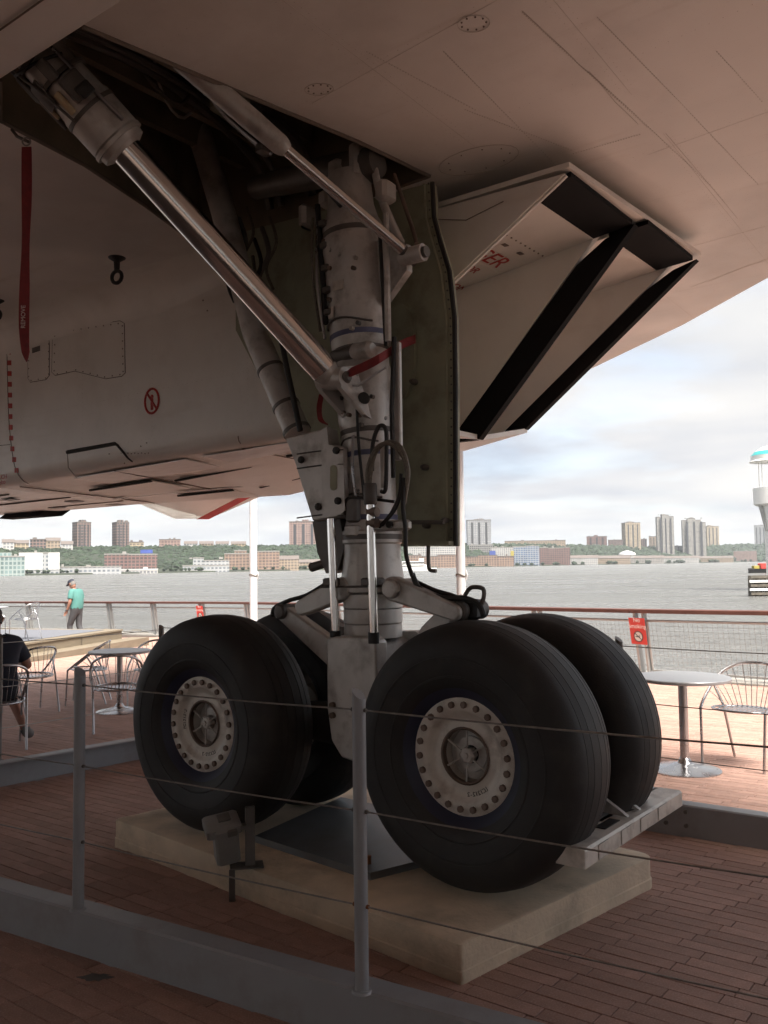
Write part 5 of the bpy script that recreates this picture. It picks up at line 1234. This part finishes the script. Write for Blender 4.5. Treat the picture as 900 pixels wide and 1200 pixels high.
chair(-8.05, 19.9, face(-.9, .3), 'aluminium cafe chair standing on the stage near its front', zst)
chair(-9.0, 20.4, face(1, .2), 'aluminium cafe chair on the stage beside the stage table', zst)
o = put(T0, 1, -8.75, 19.7, zst, 0, 'round cafe table standing on the stage at the left edge', 'table', 'round cafe tables')

# ---- boats and harbour things
tg = empty('tug_boat', atY(899, 661, 330)); tg.location.z = WZ; tag(tg, 'small red and black work boat at the right edge of the river', 'boat')
hull = [];
for x in (-7, -6, -3, 3, 6, 7.4):
    w_ = 2.1 * (1 - max(0, abs(x) - 3) / 5.2); hull.append([(x, -w_ * .8, -.4), (x, -w_, 1.4 + abs(x) * .05), (x, w_, 1.4 + abs(x) * .05), (x, w_ * .8, -.4)])
MB().loft(hull).build('hull', 'black', tg); MB().cbox((0, 0, 2.5), (6, 3, 2.2), .2).build('cabin', 'red_paint', tg); MB().cbox((1.3, 0, 4.3), (2.6, 2.4, 1.5), .2).build('wheelhouse', 'red_paint', tg)
MB().cbox((-4.4, 0, 2.1), (2, 2.4, 1.2), .1).build('winch', 'yellow_wall', tg); MB().tube([(1, 0, 5), (1, 0, 7.4)], .12, 8).build('mast', 'white', tg); MB().box((1.3, -1.22, 4.5), (2.2, .03, .7)).build('window', 'glass_dark', tg)
fy = empty('ferry_boat', atY(488, 667, 700)); fy.location.z = WZ; tag(fy, 'white double decked ferry on the river seen under the door hook', 'boat')
MB().loft([[(x, -3 * w_, -.3), (x, -3.4 * w_, 2), (x, 3.4 * w_, 2), (x, 3 * w_, -.3)] for x, w_ in ((-15, .7), (-12, 1), (10, 1), (16, .15))]).build('hull', 'white', fy)
MB().cbox((-2, 0, 3.4), (22, 5.6, 2.4), .2).build('lower_deck', 'white', fy); MB().cbox((-3, 0, 6.2), (18, 5.2, 2.2), .2).build('upper_deck', 'white', fy); MB().cbox((4, 0, 8.4), (4, 4, 1.8), .2).build('bridge', 'white', fy)
for z_ in (3.6, 6.3): MB().box((-2.5, -2.84, z_), (17, .1, .9)).build('window', 'glass_dark', fy)
dl = empty('mooring_dolphin', atY(893, 690, 118)); dl.location.z = WZ; tag(dl, 'dark timber mooring dolphin with white bands standing in the river', 'dolphin')
for i in range(5):
    for j in range(2): MB().tube([(-1.2 + i * .62, j * 1.0, -2), (-1.15 + i * .6, j * .9 + .05, 2.75)], .27, 10).build('pile', 'timber', dl)
for z_ in (.9, 2.0): MB().box((0, -.42, z_), (3.6, .2, .32)).build('white_band', 'white', dl)
for z_ in (.35, 1.45, 2.55): MB().box((0, -.38, z_), (3.3, .2, .35)).build('waler', 'timber', dl)
lt = empty('harbour_tower', atY(913, 660, 140)); lt.location.z = WZ; tag(lt, 'white harbour tower with a teal banded dome canopy at the right edge', 'tower')
L0 = lambda y: atY(895, y, 140).z - WZ
MT['teal'] = mat('teal_paint', (.05, .36, .36), .5, scale=.5)
MB().lathe([(3.85, L0(541)), (3.6, L0(539)), (3.6, L0(534))], n=28).build('canopy_rim', 'white', lt); MB().lathe([(3.61, L0(534)), (3.0, L0(529))], n=28).build('teal_band', 'teal', lt); MB().lathe([(2.99, L0(529)), (2.0, L0(524)), (.3, L0(521)), (.05, L0(521))], n=28).build('dome', 'white', lt)
for a in range(6): MB().tube([(2.6 * math.cos(a * 1.047 + .3), 2.6 * math.sin(a * 1.047 + .3), L0(573)), (2.6 * math.cos(a * 1.047 + .3), 2.6 * math.sin(a * 1.047 + .3), L0(540))], .06, 8).build('column', 'white', lt)
MB().lathe([(1.9, 0), (1.9, L0(622)), (2.6, L0(594)), (3.4, L0(591)), (3.45, L0(572)), (3.1, L0(572)), (3.1, L0(573))], n=28).build('drum', 'white', lt)
MB().tube([(-2.9, -.6, L0(592)), (-1.8, -.3, L0(622))], .3, 8).build('bracket', 'rail_steel', lt)
MB().lathe([(3, -1), (3, 1.2), (2.6, 1.3)], n=24).build('footing', 'pier', lt)

# ---- people
def skin_mesh(name, verts, edges, radii, m, parent, root=0, sub=2):
    me = bpy.data.meshes.new(name); me.from_pydata([tuple(v) for v in verts], edges, []); me.materials.append(MT[m])
    o = link(name, me, parent); md = o.modifiers.new('skin', 'SKIN'); md.use_smooth_shade = True
    for i, r_ in enumerate(radii):
        sv = me.skin_vertices[0].data[i]; sv.radius = r_ if isinstance(r_, tuple) else (r_, r_); sv.use_root = (i == root)
    sb = o.modifiers.new('sub', 'SUBSURF'); sb.levels = sb.render_levels = sub; return o
def person_mesh(parent, J_, R_, E_, wear):
    keys = list(J_)
    o = skin_mesh('tmp_body', [J_[k] for k in keys], [(keys.index(a), keys.index(b_)) for a, b_ in E_], [R_[k] for k in keys], 'skin', None, keys.index('pelvis'))
    bpy.context.view_layer.update(); dg = bpy.context.evaluated_depsgraph_get(); me = bpy.data.meshes.new_from_object(o.evaluated_get(dg)); bpy.data.objects.remove(o)
    me.name = 'body'; me.materials.clear(); me.materials.append(MT['skin']); link('body', me, parent)
    V = [v.co.copy() for v in me.vertices]; NV = [v.normal.copy() for v in me.vertices]
    def bone(c):
        best = None
        for a, b_ in E_:
            p, q = J_[a], J_[b_]; dd_ = q - p; t_ = max(0, min(1, (c - p).dot(dd_) / dd_.length_squared)); ds = (c - (p + dd_ * t_)).length - (R_[a] * (1 - t_) + R_[b_] * t_)
            if best is None or ds < best[0]: best = (ds, a, b_, t_)
        return best[1:]
    picks = {k: [] for k in wear}
    for f_ in me.polygons:
        a, b_, t_ = bone(sum((V[i] for i in f_.vertices), Vector()) / len(f_.vertices))
        for nm, (m_, rule, off) in wear.items():
            if nm[-2:] in ('_L', '_R') and not b_.endswith(nm[-1]): continue
            lo_hi = rule.get((a.rstrip('LR'), b_.rstrip('LR')))
            if lo_hi and lo_hi[0] <= t_ <= lo_hi[1]: picks[nm].append(list(f_.vertices)); break
    for nm, (m_, rule, off) in wear.items():
        ids = sorted({i for f_ in picks[nm] for i in f_}); mp_ = {i: k for k, i in enumerate(ids)}
        MB().add([V[i] + NV[i] * (off + .006 * noise.noise(V[i] * 9)) for i in ids], [[mp_[i] for i in f_] for f_ in picks[nm]], True).build(nm[:-2] if nm[-2:] in ('_L', '_R') else nm, m_, parent)
SHIRT = {('pelvis', 'waist'): (.25, 1), ('waist', 'chest'): (0, 1), ('chest', 'neck'): (0, .72), ('chest', 'sh'): (0, 1), ('sh', 'el'): (0, .62)}
LEGS = {('pelvis', 'waist'): (0, .35), ('pelvis', 'hip'): (0, 1), ('hip', 'kn'): (0, 1), ('kn', 'an'): (0, .97)}
SHORTS = {('pelvis', 'waist'): (0, .35), ('pelvis', 'hip'): (0, 1), ('hip', 'kn'): (0, .82)}
SHOES = {('an', 'to'): (0, 1), ('kn', 'an'): (.93, 1)}
def sub_chain(name, m, parent, pts, rad): return skin_mesh(name, pts, [(i, i + 1) for i in range(len(pts) - 1)], rad, m, parent)
def head(parent, c, fwd, hair_m, s_=1.0):
    up_ = Vector((0, 0, 1)); fwd = fwd.normalized(); rt_ = fwd.cross(up_).normalized(); up2 = rt_.cross(fwd)
    M3 = Matrix((rt_, fwd, up2)).transposed(); g = lambda x, y, z: c + M3 @ (Vector((x, y, z)) * s_)
    b_ = MB(); prof = [(.02, -.115), (.052, -.108), (.064, -.08), (.072, -.03), (.077, .02), (.076, .06), (.064, .095), (.035, .117), (.008, .122)]
    n = 20; vs = []
    for r_, h in prof:
        for k in range(n):
            a = 2 * math.pi * k / n; y = math.sin(a); x = math.cos(a)
            yy = r_ * y * (1.22 if y < 0 else 1.12) + (.012 if h < -.06 and y > 0 else 0) - .008
            vs.append(g(r_ * x, yy, h))
    b_.add(vs, [(i * n + j, i * n + (j + 1) % n, (i + 1) * n + (j + 1) % n, (i + 1) * n + j) for i in range(len(prof) - 1) for j in range(n)] + [tuple(range(n - 1, -1, -1)), tuple((len(prof) - 1) * n + j for j in range(n))], True)
    b_.tube([g(0, .07, .015), g(0, .10, -.02), g(0, .085, -.035)], [.009, .015, .010], 8)
    for s2 in (-1, 1):
        b_.tube([g(s2 * .078, -.012, .022), g(s2 * .086, -.02, .005), g(s2 * .078, -.012, -.03)], [.012, .016, .009], 8)
        b_.tube([g(s2 * .03, .07, .012), g(s2 * .03, .082, .012)], .010, 8)
    b_.tube([g(-.022, .082, -.062), g(0, .089, -.062), g(.022, .082, -.062)], .006, 6)
    b_.build('head', 'skin', parent)
    hb_ = MB(); vs = []; rows_ = [(.079, -.05), (.083, -.01), (.084, .04), (.079, .08), (.062, .108), (.03, .127), (.006, .13)]
    for r_, h in rows_:
        for k in range(n):
            a = 2 * math.pi * k / n; y = math.sin(a); x = math.cos(a); f_ = 1 if y < .25 else .88 if h < .06 else 1
            hh = h if y < .35 else max(h, .055); vs.append(g(r_ * x * f_, r_ * y * (1.22 if y < 0 else 1.1) * f_ - .01, hh))
    hb_.add(vs, [(i * n + j, i * n + (j + 1) % n, (i + 1) * n + (j + 1) % n, (i + 1) * n + j) for i in range(len(rows_) - 1) for j in range(n)], True).build('hair', hair_m, parent)
    return g
def hand(parent, wr, fw_, side_):
    fw_ = fw_.normalized(); sd2 = side_.normalized(); nn_ = fw_.cross(sd2).normalized(); b_ = MB()
    b_.loft([[wr + fw_ * t_ + sd2 * (w_ * sx) + nn_ * (.013 * sy) for sx, sy in ((-1, -1), (1, -1), (1, 1), (-1, 1))] for t_, w_ in ((-.01, .022), (.03, .036), (.085, .040))], smooth=True)
    for i, (o_, L) in enumerate(((-.030, .062), (-.010, .074), (.011, .069), (.031, .052))):
        p = wr + fw_ * .08 + sd2 * o_; b_.tube([p, p + fw_ * L * .5 + nn_ * .008, p + fw_ * L * .95 + nn_ * .03], [.0095, .009, .007], 7)
    p = wr + fw_ * .025 - sd2 * .034; b_.tube([p, p + fw_ * .03 - sd2 * .02, p + fw_ * .065 - sd2 * .022 + nn_ * .012], [.012, .011, .008], 7)
    b_.build('hand', 'skin', parent)
# man in a teal polo shirt walking along the rail, looking down to his right
pm = empty('person', (atY(90, 700, 24.3).x, 24.3, gz(24.3))); tag(pm, 'person in teal polo shirt, navy cap and charcoal trousers walking along the rail', 'person')
hx = Vector((-.93, .36, 0)).normalized(); sx = Vector((hx.y, -hx.x, 0))       # heading; right-hand side
B_ = lambda f_, r_, z: hx * f_ + sx * r_ + Vector((0, 0, z))
J_ = dict(pelvis=B_(0, 0, .93), waist=B_(.0, 0, 1.08), chest=B_(.03, 0, 1.30), neck=B_(.09, 0, 1.46), headb=B_(.13, 0, 1.53),
          shL=B_(.04, -.18, 1.40), elL=B_(.02, -.25, 1.13), wrL=B_(.13, -.24, .90), shR=B_(.04, .18, 1.40), elR=B_(.0, .24, 1.13), wrR=B_(.10, .22, .90),
          hipL=B_(0, -.09, .88), knL=B_(.16, -.09, .49), anL=B_(.10, -.09, .10), toL=B_(.26, -.10, .05), hipR=B_(0, .09, .88), knR=B_(.0, .09, .48), anR=B_(-.22, .09, .12), toR=B_(-.10, .10, .04))
R_ = dict(pelvis=.15, waist=.145, chest=.155, neck=.058, headb=.055, shL=.07, elL=.044, wrL=.030, shR=.07, elR=.044, wrR=.030, hipL=.09, knL=.06, anL=.04, toL=.035, hipR=.09, knR=.06, anR=.04, toR=.035)
E_ = [('pelvis', 'waist'), ('waist', 'chest'), ('chest', 'neck'), ('neck', 'headb'), ('chest', 'shL'), ('shL', 'elL'), ('elL', 'wrL'), ('chest', 'shR'), ('shR', 'elR'), ('elR', 'wrR'), ('pelvis', 'hipL'), ('hipL', 'knL'), ('knL', 'anL'), ('anL', 'toL'), ('pelvis', 'hipR'), ('hipR', 'knR'), ('knR', 'anR'), ('anR', 'toR')]
person_mesh(pm, J_, R_, E_, {'shoe_L': ('shoe', SHOES, .012), 'shoe_R': ('shoe', SHOES, .012), 'shirt': ('shirt_teal', SHIRT, .024), 'trousers': ('trouser', LEGS, .020)})
hd_f = (hx + Vector((0, 0, -.6))); g = head(pm, B_(.17, 0, 1.615), hd_f, 'hair_grey')
cp = MB(); cpr = [(.088, .045), (.088, .085), (.07, .12), (.03, .137), (.005, .139)]; n = 20
cp.add([g(r_ * math.cos(2 * math.pi * k / n), r_ * 1.2 * math.sin(2 * math.pi * k / n) - .005, h) for r_, h in cpr for k in range(n)], [(i * n + j, i * n + (j + 1) % n, (i + 1) * n + (j + 1) % n, (i + 1) * n + j) for i in range(len(cpr) - 1) for j in range(n)], True)
cp.prism([g(.075 * math.cos(a), .09 + .085 * math.sin(a), .05 - .01 * math.sin(a)) for a in [math.pi * k / 10 for k in range(11)]], (0, 0, .008)); cp.build('cap', 'navy', pm)
hand(pm, J_['wrR'], J_['wrR'] - J_['elR'], hx); hand(pm, J_['wrL'], J_['wrL'] - J_['elL'], -hx)
MB().tube([J_['wrL'] + Vector((.034 * math.cos(a), .034 * math.sin(a), .01)) for a in [k / 12 * 2 * math.pi for k in range(12)]], .012, 6, closed=True).build('watch', 'black', pm)

# seated person, back to us, at the left edge
chp = Vector((-3.72, 8.52, gz(8.42))); ps = empty('person', chp); tag(ps, 'person in a dark navy shirt sitting with back turned at the left edge', 'person')
hx = Vector((-.55, .85, 0)).normalized(); sx = Vector((hx.y, -hx.x, 0))
J_ = dict(pelvis=B_(-.06, 0, .545), waist=B_(-.05, 0, .68), chest=B_(.05, 0, .86), neck=B_(.15, 0, 1.03), headb=B_(.19, 0, 1.10),
          shL=B_(.08, -.19, .96), elL=B_(.12, -.29, .74), wrL=B_(.35, -.22, .76), shR=B_(.08, .19, .96), elR=B_(.10, .31, .73), wrR=B_(.33, .24, .76),
          hipL=B_(.0, -.10, .53), knL=B_(.42, -.13, .52), anL=B_(.40, -.13, .10), toL=B_(.56, -.14, .05), hipR=B_(.0, .10, .53), knR=B_(.40, .17, .51), anR=B_(.12, .30, .10), toR=B_(.26, .36, .05))
R_.update(waist=.15, pelvis=.16); person_mesh(ps, J_, R_, E_, {'shoe_L': ('shoe', SHOES, .014), 'shoe_R': ('shoe', SHOES, .014), 'shirt': ('navy', SHIRT, .022), 'shorts': ('denim', SHORTS, .02)})
head(ps, B_(.22, 0, 1.20), hx + Vector((0, 0, -.2)), 'hair')
hand(ps, J_['wrR'], J_['wrR'] - J_['elR'], sx); hand(ps, J_['wrL'], J_['wrL'] - J_['elL'], -sx)

# ---- river air
MT['air'] = bpy.data.materials.new('river_haze'); MT['air'].use_nodes = True
_t = MT['air'].node_tree; _t.nodes.clear(); _o = _t.nodes.new('ShaderNodeOutputMaterial'); _v = _t.nodes.new('ShaderNodeVolumePrincipled')
_v.inputs['Color'].default_value = (.80, .86, .93, 1); _v.inputs['Density'].default_value = .00008; _v.inputs['Anisotropy'].default_value = 0.0
_t.links.new(_v.outputs[0], _o.inputs['Volume'])
hz = MB().box((0, 3250, 78), (18200, 11700, 165)).build('haze', 'air'); tag(hz, 'thin pale river haze over the far bank', 'haze', kind='stuff')

# dark spill on the near paving
sp_ = gnd(112, 1146); spill = MB(); n_ = 26
spill.add([Vector((sp_.x, sp_.y, .0025))] + [Vector((sp_.x + math.cos(2 * math.pi * k / n_) * .075 * (.55 + .6 * random.random()), sp_.y + math.sin(2 * math.pi * k / n_) * .035 * (.55 + .6 * random.random()), .0025)) for k in range(n_)], [(0, 1 + k, 1 + (k + 1) % n_) for k in range(n_)])
spill.build('spill_stain', 'gear_dark', deck)
